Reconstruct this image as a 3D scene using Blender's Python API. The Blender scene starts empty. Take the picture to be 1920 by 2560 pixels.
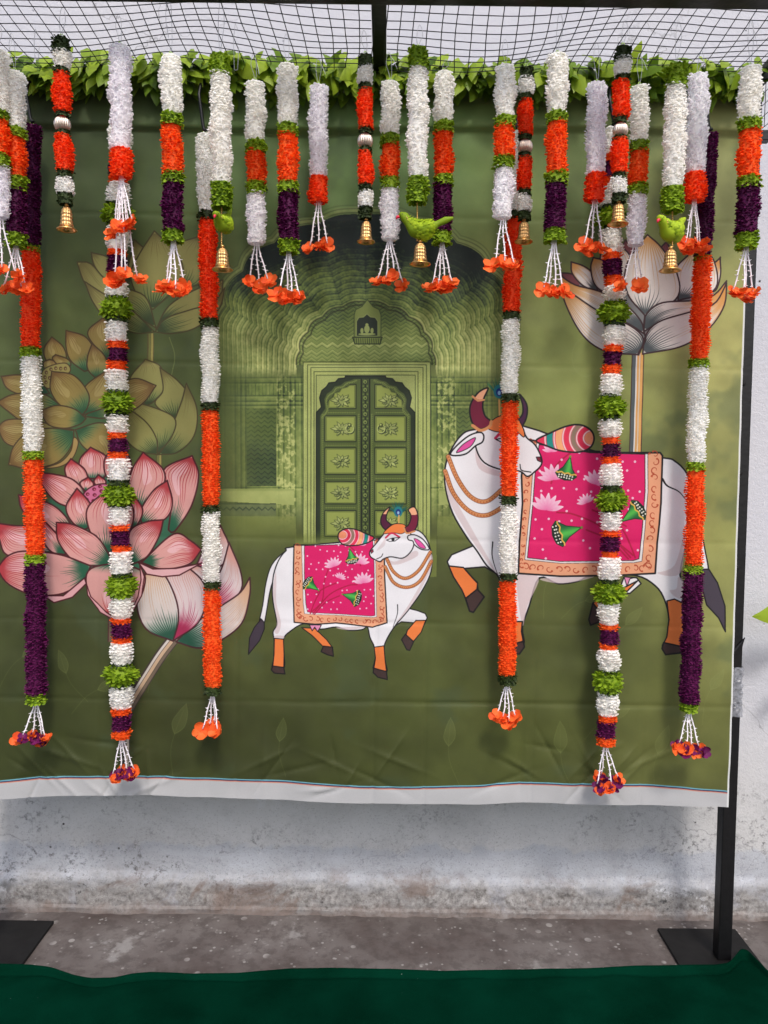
import bpy, math, random
import numpy as np
# ================================================================ camera, world, sun, exposure
sc=bpy.context.scene; col=sc.collection
CAM=(0.0,-2.10,1.37); PITCH=math.radians(2.9); ROLL=math.radians(0.7); FPX=1923.7
from mathutils import Matrix, Vector
cd=bpy.data.cameras.new('camera'); cam=bpy.data.objects.new('camera',cd); col.objects.link(cam); sc.camera=cam
cd.sensor_fit='VERTICAL'; cd.sensor_height=34.6; cd.sensor_width=25.95; cd.lens=26.0; cd.clip_end=200; cd.clip_start=.02
cam.matrix_world=Matrix.Translation(CAM)@Matrix.Rotation(math.pi/2-PITCH,4,'X')@Matrix.Rotation(ROLL,4,'Z')
SUN_EL,SUN_AZ=math.radians(50),math.radians(12)        # azimuth: to the right of straight behind the camera
wd=bpy.data.worlds.new('World'); sc.world=wd; wd.use_nodes=True; wn=wd.node_tree
sky=wn.nodes.new('ShaderNodeTexSky'); sky.sky_type='NISHITA'; sky.sun_disc=False
sky.sun_elevation=SUN_EL; sky.sun_rotation=math.pi-SUN_AZ; sky.air_density=1.0; sky.dust_density=3.0; sky.ozone_density=0.6
wn.nodes['Background'].inputs[1].default_value=0.135; wn.links.new(sky.outputs[0],wn.nodes['Background'].inputs[0])
sd=bpy.data.lights.new('sun','SUN'); sun=bpy.data.objects.new('sun',sd); col.objects.link(sun)
sd.energy=1.3; sd.angle=math.radians(10); sd.color=(1.0,.955,.90)
dirv=Vector((math.sin(SUN_AZ)*math.cos(SUN_EL),-math.cos(SUN_AZ)*math.cos(SUN_EL),math.sin(SUN_EL)))
sun.rotation_euler=dirv.to_track_quat('Z','Y').to_euler(); sun.location=(2,-4,5)
sc.view_settings.view_transform='Standard'; sc.view_settings.look='None'; sc.view_settings.gamma=1; sc.view_settings.use_curve_mapping=False
sc.view_settings.exposure=0.78
sc.cycles.use_denoising=True; sc.cycles.diffuse_bounces=9; sc.cycles.max_bounces=16; sc.cycles.transmission_bounces=12
# ================================================================ photograph measurements -> places
def cam_matrix():
    a=math.pi/2-PITCH
    rx=np.array([[1,0,0],[0,math.cos(a),-math.sin(a)],[0,math.sin(a),math.cos(a)]])
    rz=np.array([[math.cos(ROLL),-math.sin(ROLL),0],[math.sin(ROLL),math.cos(ROLL),0],[0,0,1]])
    return rx@rz
CM=cam_matrix(); CL=np.array(CAM)
def plane_pts(p,Y=0.0):
    p=np.asarray(p,float).reshape(-1,2)
    d=np.stack([(p[:,0]-960)/FPX,-(p[:,1]-1280)/FPX,-np.ones(len(p))],1)@CM.T
    t=(Y-CL[1])/d[:,1]
    return CL+d*t[:,None]
def at(x,y,Y): return plane_pts([(x,y)],Y)[0]
def floor_pts(p,Z=0.0):
    p=np.asarray(p,float).reshape(-1,2)
    d=np.stack([(p[:,0]-960)/FPX,-(p[:,1]-1280)/FPX,-np.ones(len(p))],1)@CM.T
    return CL+d*((Z-CL[2])/d[:,2])[:,None]
def project(w):
    w=(np.asarray(w,float)-CL)@CM
    return np.stack([960+FPX*w[...,0]/-w[...,2],1280-FPX*w[...,1]/-w[...,2]],-1)
R=np.random.RandomState(3)
# ================================================================ helpers
def tag(o,label=None,cat=None,group=None,kind=None):
    for k,v in (('label',label),('category',cat),('group',group),('kind',kind)):
        if v: o[k]=v
    return o
def empty(name,loc=(0,0,0)):
    o=bpy.data.objects.new(name,None); o.empty_display_size=.05; col.objects.link(o); o.location=loc; return o
def link(name,me,parent=None,loc=None):
    o=bpy.data.objects.new(name,me); col.objects.link(o)
    if parent is not None:
        o.parent=parent; o.matrix_parent_inverse=Matrix.Translation(parent.location).inverted() if parent.type=='EMPTY' else Matrix()
    if loc is not None: o.location=loc
    return o
def mesh(name,v,f,mat,smooth=False):
    me=bpy.data.meshes.new(name); v=np.asarray(v,np.float32)
    if isinstance(f,np.ndarray):
        k=f.shape[1]; n=len(f)
        me.vertices.add(len(v)); me.vertices.foreach_set('co',v.ravel())
        me.loops.add(n*k); me.loops.foreach_set('vertex_index',f.astype(np.int32).ravel())
        me.polygons.add(n); me.polygons.foreach_set('loop_start',np.arange(0,n*k,k,dtype=np.int32)); me.polygons.foreach_set('loop_total',np.full(n,k,np.int32))
        me.update(calc_edges=True)
    else: me.from_pydata([tuple(map(float,q)) for q in v],[],f); me.update()
    if smooth: me.polygons.foreach_set('use_smooth',np.ones(len(me.polygons),bool))
    if mat: me.materials.append(mat)
    return me
class MB:
    def __init__(s): s.v=[];s.f=[]
    def add(s,v,f):
        n=len(s.v); s.v+=[tuple(map(float,q)) for q in v]; s.f+=[tuple(n+i for i in q) for q in f]; return s
    def box(s,x0,x1,y0,y1,z0,z1,b=.0):
        if b<=0:
            return s.add([(x,y,z) for x in (x0,x1) for y in (y0,y1) for z in (z0,z1)],[(0,1,3,2),(4,6,7,5),(0,4,5,1),(2,3,7,6),(0,2,6,4),(1,5,7,3)])
        import bmesh
        bm=bmesh.new(); bmesh.ops.create_cube(bm,size=1)
        for q in bm.verts: q.co=Vector((x0+(q.co.x+.5)*(x1-x0),y0+(q.co.y+.5)*(y1-y0),z0+(q.co.z+.5)*(z1-z0)))
        bmesh.ops.bevel(bm,geom=bm.edges[:],offset=b,segments=2,profile=.6,affect='EDGES'); bm.verts.index_update()
        s.add([q.co[:] for q in bm.verts],[tuple(q.index for q in f.verts) for f in bm.faces]); bm.free(); return s
    def tube(s,p,r,n=6,cap=True):
        p=np.asarray(p,float); m=len(p); rr=np.broadcast_to(np.asarray(r,float),(m,))
        t=np.gradient(p,axis=0) if m>2 else np.repeat((p[1]-p[0])[None],m,0)
        t/=np.linalg.norm(t,axis=1)[:,None]+1e-12; u=np.array([0.,0,1]) if abs(t[0][2])<.9 else np.array([1.,0,0]); V_=[];
        for i in range(m):
            u=u-t[i]*(u@t[i]); u/=np.linalg.norm(u)+1e-12; w=np.cross(t[i],u)
            for k in range(n):
                a=2*math.pi*k/n; V_.append(p[i]+rr[i]*(math.cos(a)*u+math.sin(a)*w))
        F=[(i*n+k,i*n+(k+1)%n,(i+1)*n+(k+1)%n,(i+1)*n+k) for i in range(m-1) for k in range(n)]
        if cap: F+=[tuple(range(n-1,-1,-1)),tuple(range((m-1)*n,m*n))]
        return s.add(V_,F)
    def lathe(s,c,prof,n=20,wob=None):
        V_=[];c=np.array(c,float)
        for i,(r,z) in enumerate(prof):
            for k in range(n):
                a=2*math.pi*k/n; q=r*(wob(a,i) if wob else 1); V_.append(c+[q*math.cos(a),q*math.sin(a),z])
        m=len(prof)
        return s.add(V_,[(i*n+k,i*n+(k+1)%n,(i+1)*n+(k+1)%n,(i+1)*n+k) for i in range(m-1) for k in range(n)])
    def obj(s,name,mat,parent=None,smooth=False): return link(name,mesh(name,s.v,s.f,mat,smooth),parent)
# ---------------------------------------------------------------- materials
def nmat(name):
    m=bpy.data.materials.new(name); m.use_nodes=True; nt=m.node_tree; b=nt.nodes['Principled BSDF']; return m,nt,b
def N(nt,t,**k):
    n=nt.nodes.new('ShaderNode'+t)
    for a,v in k.items():
        if a in n.inputs.keys(): n.inputs[a].default_value=v
        else: setattr(n,a,v)
    return n
def ramp(nt,src,stops):
    r=N(nt,'ValToRGB'); e=r.color_ramp.elements
    while len(e)<len(stops): e.new(.5)
    for q,(p,c) in zip(e,stops): q.position=p; q.color=(*c,1) if len(c)==3 else c
    nt.links.new(src,r.inputs[0]); return r
def mixrgb(nt,fac,a,b,mode='MIX'):
    m=N(nt,'Mix',data_type='RGBA',blend_type=mode)
    for i,s in ((0,fac),(6,a),(7,b)):
        if hasattr(s,'is_output'): nt.links.new(s,m.inputs[i])
        else: m.inputs[i].default_value=s if not isinstance(s,tuple) else (*s,1)[:4]
    return m.outputs[2]
def math_(nt,op,a,b=None):
    m=N(nt,'Math',operation=op)
    for i,s in enumerate((a,b)):
        if s is None: continue
        if hasattr(s,'is_output'): nt.links.new(s,m.inputs[i])
        else: m.inputs[i].default_value=s
    return m.outputs[0]
def petal_mat(name,c,c2,trans=.25,rough=.6):
    m,nt,b=nmat(name); g=N(nt,'NewGeometry'); oi=N(nt,'ObjectInfo'); r=ramp(nt,math_(nt,'FRACT',math_(nt,'ADD',g.outputs['Random Per Island'],oi.outputs['Random'])),[(0,c2),(.5,c),(1,tuple(min(1,q*1.12+.004) for q in c))])
    nt.links.new(r.outputs[0],b.inputs['Base Color']); b.inputs['Roughness'].default_value=rough; b.inputs['Specular IOR Level'].default_value=.3
    t=N(nt,'BsdfTranslucent'); nt.links.new(r.outputs[0],t.inputs[0]); mx=N(nt,'MixShader'); mx.inputs[0].default_value=trans
    nt.links.new(b.outputs[0],mx.inputs[1]); nt.links.new(t.outputs[0],mx.inputs[2]); nt.links.new(mx.outputs[0],nt.nodes['Material Output'].inputs[0]); return m
M={}
M['W']=petal_mat('cream_petal',(.97,.96,.925),(.94,.92,.87),.5)
M['L']=petal_mat('lilac_white_petal',(.965,.945,.975),(.93,.905,.95),.5)
M['O']=petal_mat('orange_petal',(.97,.145,.016),(.92,.10,.010),.45)
M['R']=petal_mat('red_orange_petal',(.96,.085,.010),(.90,.055,.007),.45)
M['P']=petal_mat('purple_petal',(.105,.004,.066),(.055,.002,.034),.35)
M['G']=petal_mat('green_petal',(.25,.38,.014),(.13,.23,.008),.42)
M['D']=petal_mat('dark_green_petal',(.030,.050,.010),(.014,.025,.005),.25)
M['F']=petal_mat('tassel_petal',(.95,.17,.032),(.74,.075,.010),.4)
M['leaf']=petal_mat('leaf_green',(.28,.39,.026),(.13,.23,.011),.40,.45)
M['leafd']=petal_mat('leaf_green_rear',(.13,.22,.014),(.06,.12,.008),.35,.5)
def plain(name,c,rough=.6,metal=0.,bump=None,spec=.5):
    m,nt,b=nmat(name); b.inputs['Base Color'].default_value=(*c,1); b.inputs['Roughness'].default_value=rough; b.inputs['Metallic'].default_value=metal; b.inputs['Specular IOR Level'].default_value=spec
    if bump:
        n=N(nt,'TexNoise',Scale=bump[0],Detail=4.); tc=N(nt,'TexCoord'); nt.links.new(tc.outputs['Object'],n.inputs['Vector'])
        bp=N(nt,'Bump',Strength=bump[1],Distance=.002); nt.links.new(n.outputs[0],bp.inputs['Height']); nt.links.new(bp.outputs[0],b.inputs['Normal'])
        r=ramp(nt,n.outputs[0],[(.3,tuple(q*.7 for q in c)),(.7,tuple(min(1,q*1.25) for q in c))]); nt.links.new(r.outputs[0],b.inputs['Base Color'])
    return m
M['string']=plain('white_string',(.80,.76,.80),.7)
M['wire']=plain('steel_wire',(.33,.34,.36),.4,.8)
M['ring']=plain('green_loop',(.42,.66,.10),.5)
M['black']=plain('black_paint',(.0035,.0035,.0042),.42,0,(60,.5),.35)
M['plate']=plain('black_plate',(.007,.0066,.0066),.6,0,(26,.6),.25)
M['net']=plain('black_net',(.010,.010,.014),.6)
M['gold']=plain('gold',(.72,.43,.15),.28,1.)
M['silver']=plain('champagne_metal',(.66,.53,.44),.32,1.)
M['red']=plain('red_plastic',(.65,.01,.05),.4)
M['lime']=petal_mat('lime_cloth',(.42,.56,.022),(.21,.33,.010),.35)
# ================================================================ setting: wall, floor
def wall_mat():
    m,nt,b=nmat('painted_wall'); tc=N(nt,'TexCoord'); L=nt.links; o=tc.outputs['Object']
    sp=N(nt,'SeparateXYZ'); L.new(o,sp.inputs[0]); z=sp.outputs[2]
    n1=N(nt,'TexNoise',Scale=1.6,Detail=6.,Roughness=.6); L.new(o,n1.inputs['Vector'])
    n2=N(nt,'TexNoise',Scale=9.,Detail=8.,Roughness=.65); L.new(o,n2.inputs['Vector'])
    n3=N(nt,'TexNoise',Scale=60.,Detail=6.,Roughness=.7); L.new(o,n3.inputs['Vector'])
    n4=N(nt,'TexNoise',Scale=190.,Detail=4.,Roughness=.7); L.new(o,n4.inputs['Vector'])
    paint=mixrgb(nt,ramp(nt,n1.outputs[0],[(.35,(0,0,0)),(.7,(1,1,1))]).outputs[0],(.485,.49,.54),(.51,.51,.545))
    # colour low on the wall, toned to even out shade below the hem
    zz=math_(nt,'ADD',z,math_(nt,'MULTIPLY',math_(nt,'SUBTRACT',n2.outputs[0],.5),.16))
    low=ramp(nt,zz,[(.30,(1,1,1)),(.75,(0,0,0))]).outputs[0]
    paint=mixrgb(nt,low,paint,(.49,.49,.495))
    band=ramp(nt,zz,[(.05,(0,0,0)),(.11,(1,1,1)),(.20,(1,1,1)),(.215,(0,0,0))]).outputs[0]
    paint=mixrgb(nt,math_(nt,'MULTIPLY',band,.55),paint,(.35,.38,.445))  # bluish tint of the sky-lit strip, painted into the wall colour
    # worn plinth
    pl=ramp(nt,zz,[(.07,(1,1,1)),(.135,(0,0,0))]).outputs[0]
    plc=mixrgb(nt,ramp(nt,n3.outputs[0],[(.35,(0,0,0)),(.62,(1,1,1))]).outputs[0],(.11,.10,.094),(.33,.32,.312))
    paint=mixrgb(nt,pl,paint,plc)
    # mould and grime in patches
    patch=ramp(nt,n2.outputs[0],[(.47,(0,0,0)),(.60,(1,1,1))]).outputs[0]
    fine=ramp(nt,n3.outputs[0],[(.51,(0,0,0)),(.60,(1,1,1))]).outputs[0]
    lowz=ramp(nt,z,[(.02,(1,1,1)),(.75,(0,0,0))]).outputs[0]
    n7=N(nt,'TexNoise',Scale=1.9,Detail=3.,Distortion=.5); L.new(o,n7.inputs['Vector']); big=ramp(nt,n7.outputs[0],[(.44,(.10,.10,.10)),(.57,(1,1,1))]).outputs[0]
    paint=mixrgb(nt,math_(nt,'MULTIPLY',math_(nt,'MULTIPLY',math_(nt,'MULTIPLY',patch,fine),big),lowz),paint,(.030,.029,.030))
    v=N(nt,'TexVoronoi',Scale=13.); L.new(o,v.inputs['Vector']); pit=ramp(nt,v.outputs['Distance'],[(.035,(1,1,1)),(.055,(0,0,0))]).outputs[0]
    paint=mixrgb(nt,math_(nt,'MULTIPLY',pit,ramp(nt,n2.outputs[0],[(.46,(0,0,0)),(.5,(1,1,1))]).outputs[0]),paint,(.06,.055,.055))
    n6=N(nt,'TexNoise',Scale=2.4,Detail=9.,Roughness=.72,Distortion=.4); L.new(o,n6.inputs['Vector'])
    cl=math_(nt,'MULTIPLY',ramp(nt,n6.outputs[0],[(.46,(0,0,0)),(.62,(1,1,1))]).outputs[0],ramp(nt,z,[(.10,(1,1,1)),(.62,(0,0,0))]).outputs[0]); paint=mixrgb(nt,math_(nt,'MULTIPLY',cl,.42),paint,(.19,.185,.185))
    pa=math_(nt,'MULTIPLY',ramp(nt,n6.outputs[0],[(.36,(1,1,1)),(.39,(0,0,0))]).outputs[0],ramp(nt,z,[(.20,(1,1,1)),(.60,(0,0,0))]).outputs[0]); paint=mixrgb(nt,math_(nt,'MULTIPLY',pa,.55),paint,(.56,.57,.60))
    # hairline cracks
    vc=N(nt,'TexVoronoi',Scale=2.1,feature='DISTANCE_TO_EDGE'); wv=N(nt,'VectorMath',operation='ADD'); wn_=N(nt,'TexNoise',Scale=7.,Detail=6.); L.new(o,wn_.inputs['Vector']); sc_v=N(nt,'VectorMath',operation='SCALE'); sc_v.inputs['Scale'].default_value=.35; L.new(wn_.outputs['Color'],sc_v.inputs[0]); L.new(o,wv.inputs[0]); L.new(sc_v.outputs[0],wv.inputs[1]); L.new(wv.outputs[0],vc.inputs['Vector'])
    crk=math_(nt,'MULTIPLY',ramp(nt,vc.outputs['Distance'],[(.002,(1,1,1)),(.006,(0,0,0))]).outputs[0],ramp(nt,n1.outputs[0],[(.48,(0,0,0)),(.56,(1,1,1))]).outputs[0]); paint=mixrgb(nt,math_(nt,'MULTIPLY',crk,.6),paint,(.16,.155,.16))
    gr=math_(nt,'MULTIPLY',ramp(nt,n4.outputs[0],[(.585,(0,0,0)),(.62,(1,1,1))]).outputs[0],ramp(nt,z,[(.05,(1,1,1)),(.55,(0,0,0))]).outputs[0]); paint=mixrgb(nt,math_(nt,'MULTIPLY',gr,.55),paint,(.10,.098,.10))
    # rusty stains and flaked paint on the plinth
    n5=N(nt,'TexNoise',Scale=4.2,Detail=7.,Roughness=.7,Distortion=.6); L.new(o,n5.inputs['Vector'])
    rust=math_(nt,'MULTIPLY',ramp(nt,n5.outputs[0],[(.54,(0,0,0)),(.62,(1,1,1))]).outputs[0],ramp(nt,z,[(.09,(1,1,1)),(.16,(0,0,0))]).outputs[0]); paint=mixrgb(nt,math_(nt,'MULTIPLY',rust,.65),paint,(.15,.105,.085))
    fl=math_(nt,'MULTIPLY',ramp(nt,n5.outputs[0],[(.40,(1,1,1)),(.43,(0,0,0))]).outputs[0],ramp(nt,z,[(.10,(1,1,1)),(.30,(0,0,0))]).outputs[0]); paint=mixrgb(nt,math_(nt,'MULTIPLY',fl,.35),paint,(.30,.31,.35))
    # damp brown edge where wall meets floor
    damp=ramp(nt,math_(nt,'ADD',z,math_(nt,'MULTIPLY',math_(nt,'SUBTRACT',n2.outputs[0],.5),.13)),[(.0,(1,1,1)),(.035,(0,0,0))]).outputs[0]
    paint=mixrgb(nt,math_(nt,'MULTIPLY',damp,.8),paint,(.17,.135,.12))
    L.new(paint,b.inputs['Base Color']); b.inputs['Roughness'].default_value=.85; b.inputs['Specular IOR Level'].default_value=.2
    h=math_(nt,'ADD',math_(nt,'MULTIPLY',n3.outputs[0],.6),math_(nt,'MULTIPLY',n4.outputs[0],.4)); h=math_(nt,'SUBTRACT',h,math_(nt,'MULTIPLY',pit,.6))
    bp=N(nt,'Bump',Strength=.7,Distance=.005); L.new(h,bp.inputs['Height']); L.new(bp.outputs[0],b.inputs['Normal']); return m
def floor_mat():
    m,nt,b=nmat('cement_floor'); tc=N(nt,'TexCoord'); L=nt.links; o=tc.outputs['Object']
    n1=N(nt,'TexNoise',Scale=3.2,Detail=8.,Roughness=.62); L.new(o,n1.inputs['Vector'])
    n2=N(nt,'TexNoise',Scale=22.,Detail=7.,Roughness=.7); L.new(o,n2.inputs['Vector'])
    n3=N(nt,'TexNoise',Scale=150.,Detail=4.,Roughness=.7); L.new(o,n3.inputs['Vector'])
    c=mixrgb(nt,ramp(nt,n1.outputs[0],[(.36,(0,0,0)),(.64,(1,1,1))]).outputs[0],(.062,.046,.041),(.142,.126,.119))
    c=mixrgb(nt,math_(nt,'MULTIPLY',ramp(nt,n2.outputs[0],[(.42,(1,1,1)),(.52,(0,0,0))]).outputs[0],.5),c,(.045,.035,.031))
    for sc_,d0,d1,th in ((19.,.17,.21,.52),(48.,.16,.24,.50)):
        v=N(nt,'TexVoronoi',Scale=sc_); L.new(o,v.inputs['Vector']); n=N(nt,'TexNoise',Scale=5.+sc_*.1,Detail=3.); L.new(o,n.inputs['Vector'])
        s=math_(nt,'MULTIPLY',ramp(nt,v.outputs['Distance'],[(d0,(1,1,1)),(d1,(0,0,0))]).outputs[0],ramp(nt,n.outputs[0],[(th,(0,0,0)),(th+.08,(1,1,1))]).outputs[0])
        c=mixrgb(nt,math_(nt,'MULTIPLY',s,.62),c,(.33,.315,.30))
    pt=ramp(nt,n1.outputs[0],[(.61,(0,0,0)),(.64,(1,1,1))]).outputs[0]; c=mixrgb(nt,math_(nt,'MULTIPLY',pt,.6),c,(.27,.26,.25))
    L.new(c,b.inputs['Base Color']); b.inputs['Roughness'].default_value=.75
    bp=N(nt,'Bump',Strength=.5,Distance=.003); L.new(math_(nt,'ADD',n2.outputs[0],math_(nt,'MULTIPLY',n3.outputs[0],.5)),bp.inputs['Height']); L.new(bp.outputs[0],b.inputs['Normal']); return m
def vn(x,y,seed=0):
    "smooth value noise at arbitrary points"
    xi,yi=np.floor(x).astype(int),np.floor(y).astype(int); fx,fy=x-xi,y-yi; fx=fx*fx*(3-2*fx); fy=fy*fy*(3-2*fy)
    def h(a,b):
        q=np.sin(a*127.1+b*311.7+seed*74.7)*43758.5453; return q-np.floor(q)
    return (h(xi,yi)*(1-fx)+h(xi+1,yi)*fx)*(1-fy)+(h(xi,yi+1)*(1-fx)+h(xi+1,yi+1)*fx)*fy-.5
def grid(nx,ny): 
    i=np.arange(nx*ny).reshape(ny,nx); return np.stack([i[:-1,:-1],i[:-1,1:],i[1:,1:],i[1:,:-1]],-1).reshape(-1,4)
WY=.235
g=mesh('ground',[(-40,-40,0),(40,-40,0),(40,WY+.3,0),(-40,WY+.3,0)],[(0,1,2,3)],floor_mat()); tag(link('ground',g),kind='structure')
zs=np.r_[np.linspace(-.01,.2,60),np.linspace(.21,5.2,90)]; xs=np.r_[-9,-6,-4,-2.5,np.linspace(-1.6,1.6,330),2.5,4,6,9]
X,Z=np.meshgrid(xs,zs); rough=vn(X*26,Z*30,1)*.010+vn(X*70,Z*80,2)*.004
edge=.112+.012*vn(X*5,Z*0,5)+.006*vn(X*21,Z*0,6)
Y=WY-.016/(1+np.exp((Z-edge)/.004))+np.where(Z<edge,rough,rough*.10); Y-=np.where(Z<.02,.006,0)
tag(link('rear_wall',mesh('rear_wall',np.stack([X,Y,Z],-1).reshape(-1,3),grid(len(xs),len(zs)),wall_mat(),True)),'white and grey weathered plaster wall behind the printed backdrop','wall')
# ================================================================ metal stand
ROOFZ,BACKY,FRONTY=2.405,.02,-.366; PXR,PXL=.975,-1.115
st=empty('metal_stand',(0,BACKY,0)); tag(st,'black square tube stand with flat base plates and roof bars carrying the backdrop','stand')
MB().box(PXR-.019,PXR+.019,BACKY-.019,BACKY+.019,.011,ROOFZ+.03,.003).obj('pole',M['black'],st)
MB().box(PXL-.019,PXL+.019,BACKY-.019,BACKY+.019,.011,ROOFZ+.03,.003).obj('pole',M['black'],st)
MB().box(PXL+.0195,PXR-.0195,BACKY-.015,BACKY+.015,ROOFZ-.034,ROOFZ-.004,.002).obj('back_bar',M['black'],st)
fb=MB().box(PXL-.02,PXR+.02,FRONTY-.019,FRONTY+.019,ROOFZ-.004,ROOFZ+.034,.002).obj('front_bar',M['black'],st)
MB().box(-.042,-.008,FRONTY+.0195,BACKY-.0155,ROOFZ-.002,ROOFZ+.03,.002).obj('centre_bar',M['black'],st)
for x in (PXL,PXR): 
    MB().box(x-.015,x+.015,FRONTY+.0195,BACKY-.0195,ROOFZ-.001,ROOFZ+.027,.002).obj('side_bar',M['black'],st)
MB().box(PXR+.02,PXR+.05,BACKY-.012,BACKY+.014,ROOFZ-.132,ROOFZ-.105,.002).obj('bracket',M['black'],st)
MB().box(PXR-.135,PXR+.10,-.10,.155,.001,.010,.002).obj('base_plate',M['plate'],st)
MB().box(PXL-.12,PXL+.135,-.10,.155,.001,.010,.002).obj('base_plate',M['plate'],st)
for px,py in ((1871,959),(1861,1183),(1852,1420)):
    p=at(px,py,BACKY-.02); b_=MB(); b_.lathe((0,0,0),[(.0005,.004),(.005,.0035),(.006,0),(.006,-.001)],8)
    b_.v=[(PXR-.004+x,BACKY-.0195-z_,p[2]+y) for x,y,z_ in b_.v]; b_.obj('bolt',M['plate'],st)
# crumpled plastic film left on the pole
def film():
    m,nt,b=nmat('plastic_film'); b.inputs['Base Color'].default_value=(.30,.31,.34,1); b.inputs['Roughness'].default_value=.25; b.inputs['Alpha'].default_value=.62; return m
zt,zb=at(1840,1668,0)[2],at(1840,1792,0)[2]; fz=np.linspace(zb,zt,40); fa=np.linspace(0,2*math.pi,37)[:-1]; v=[]
for z_ in fz:
    for a in fa:
        c,s_=math.cos(a),math.sin(a); k=.0205/max(abs(c),abs(s_)); k+=.003*(1+2*vn(np.array([a*6.]),np.array([z_*160]),3)[0]+vn(np.array([a*15.]),np.array([z_*60+a*8]),4)[0]); v.append((PXR+k*c,BACKY+k*s_,z_))
n=len(fa); f=[(i*n+k,i*n+(k+1)%n,(i+1)*n+(k+1)%n,(i+1)*n+k) for i in range(39) for k in range(n)]
link('plastic_wrap',mesh('plastic_wrap',v,f,film()),st)
p=at(1852,1605,-.01); MB().add([(PXR-.012,BACKY-.021,p[2]-.03),(PXR+.022,BACKY-.021,p[2]+.012),(PXR+.012,BACKY-.024,p[2]-.028),(PXR-.012,BACKY-.0235,p[2]-.04),(PXR+.021,BACKY-.026,p[2]+.010)],[(0,1,2),(0,2,3),(1,4,2),(0,3,4,1),(2,4,3)]).obj('tape_end',M['black'],st)
# ================================================================ roof net
def zroof(x,y):
    k=np.clip((BACKY-y)/(BACKY-FRONTY),0,1)*np.clip((y-FRONTY)/(BACKY-FRONTY),0,1)*4
    return ROOFZ+.012-k*(.018+.016*np.sin(x*5.2+.8)+.008*np.sin(x*13+y*9))
def net(x0,x1,label):
    nx=int((x1-x0)/.0325); b=MB(); 
    ys=np.linspace(FRONTY+.02,BACKY-.02,14); sk=.006
    for j,y in enumerate(ys):
        x=np.linspace(x0,x1,46); yy=y+.006*np.sin(x*7+j*.3)+.004*vn(x*9,x*0+j*1.7,7); b.tube(np.stack([x,yy,zroof(x,yy)],1),.0012,4,False)
    for i in range(nx+1):
        xx=x0+(x1-x0)*i/nx; y=np.linspace(FRONTY+.012,BACKY-.012,14); x=xx+.007*np.sin(y*11+i*.35)+.004*vn(y*12,y*0+i*2.3,8); b.tube(np.stack([x,y,zroof(x,y)],1),.00115,4,False)
    for j,y in enumerate(ys[1:-1],1):
        for i in range(1,nx):
            xx=x0+(x1-x0)*i/nx; xk=xx+.007*math.sin(y*11+i*.35)+.004*vn(np.array([y*12]),np.array([i*2.3]),8)[0]; yk=y+.006*math.sin(xk*7+j*.3); zk=float(zroof(xk,yk)); r=.0021
            b.add([(xk-r,yk,zk),(xk+r,yk,zk),(xk,yk-r,zk),(xk,yk+r,zk),(xk,yk,zk-.002),(xk,yk,zk+.002)],[(0,2,4),(2,1,4),(1,3,4),(3,0,4),(2,0,5),(1,2,5),(3,1,5),(0,3,5)])
    tag(b.obj('roof_net',M['net']),label,'net','roof net panels')
net(PXL+.016,-.043,'black roof net stretched to the left of the centre bar'); net(-.007,PXR-.016,'black roof net stretched to the right of the centre bar')
b=MB()
for z_ in np.arange(ROOFZ-.118,ROOFZ-.004,.03): b.tube([(PXR+.006,-.35,z_),(PXR+.008,-.2,z_-.006),(PXR+.006,-.001,z_)],.0011,4,False)
for y in np.arange(-.35,0,.031): b.tube([(PXR+.006,y,ROOFZ-.12),(PXR+.007,y,ROOFZ-.002)],.0011,4,False)
tag(b.obj('side_net',M['net']),'short black net flap hanging beside the top of the right pole','net')
# ---------------------------------------------------------------- the print on the cloth, drawn with numpy
PX0,PX1,PZ0,PZ1,RES=-1.16,0.975,0.40,2.36,900
TW,TH=int((PX1-PX0)*RES),int((PZ1-PZ0)*RES)
IMG=np.zeros((TH,TW,3),np.float32); IDM=np.zeros((TH,TW),np.uint8)
rg=np.random.RandomState(7)
_gx,_gz=np.meshgrid(PX0+(np.arange(TW)+.5)/RES, PZ1-(np.arange(TH)+.5)/RES)
_uv=project(np.stack([_gx,np.zeros_like(_gx),_gz],-1)); U,V=_uv[...,0].astype(np.float32),_uv[...,1].astype(np.float32)
def C(r,g,b): return np.array([r,g,b],np.float32)/255
def tp(p):
    w=plane_pts(p); return np.stack([(w[:,0]-PX0)*RES,(PZ1-w[:,2])*RES],1)
class Tile:
    def __init__(s,ox,oy,k): s.o=np.array([ox,oy]);s.k=k
    def __call__(s,p): return np.asarray(p,float).reshape(-1,2)*s.k+s.o
def crom(p,n=8,closed=False):
    p=np.asarray(p,float)
    q=np.vstack([p[-1:],p,p[:2]]) if closed else np.vstack([2*p[:1]-p[1:2],p,2*p[-1:]-p[-2:-1]])
    t=np.linspace(0,1,n,endpoint=False)[:,None]; out=[]
    for i in range(1,len(q)-2):
        a,b,c,d=q[i-1],q[i],q[i+1],q[i+2]
        out.append(.5*((2*b)+(-a+c)*t+(2*a-5*b+4*c-d)*t**2+(-a+3*b-3*c+d)*t**3))
    if not closed: out.append(p[-1:])
    return np.vstack(out)
def vnoise(h,w,cell,seed):
    r=np.random.RandomState(seed); gh,gw=int(h/cell)+3,int(w/cell)+3
    g=r.rand(gh,gw).astype(np.float32)
    y=np.arange(h,dtype=np.float32)/cell; x=np.arange(w,dtype=np.float32)/cell
    yi,xi=y.astype(int),x.astype(int); fy,fx=y-yi,x-xi
    fy=fy*fy*(3-2*fy); fx=fx*fx*(3-2*fx)
    a=g[yi][:,xi]*(1-fx)+g[yi][:,xi+1]*fx; b=g[yi+1][:,xi]*(1-fx)+g[yi+1][:,xi+1]*fx
    return a*(1-fy[:,None])+b*fy[:,None]
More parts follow.
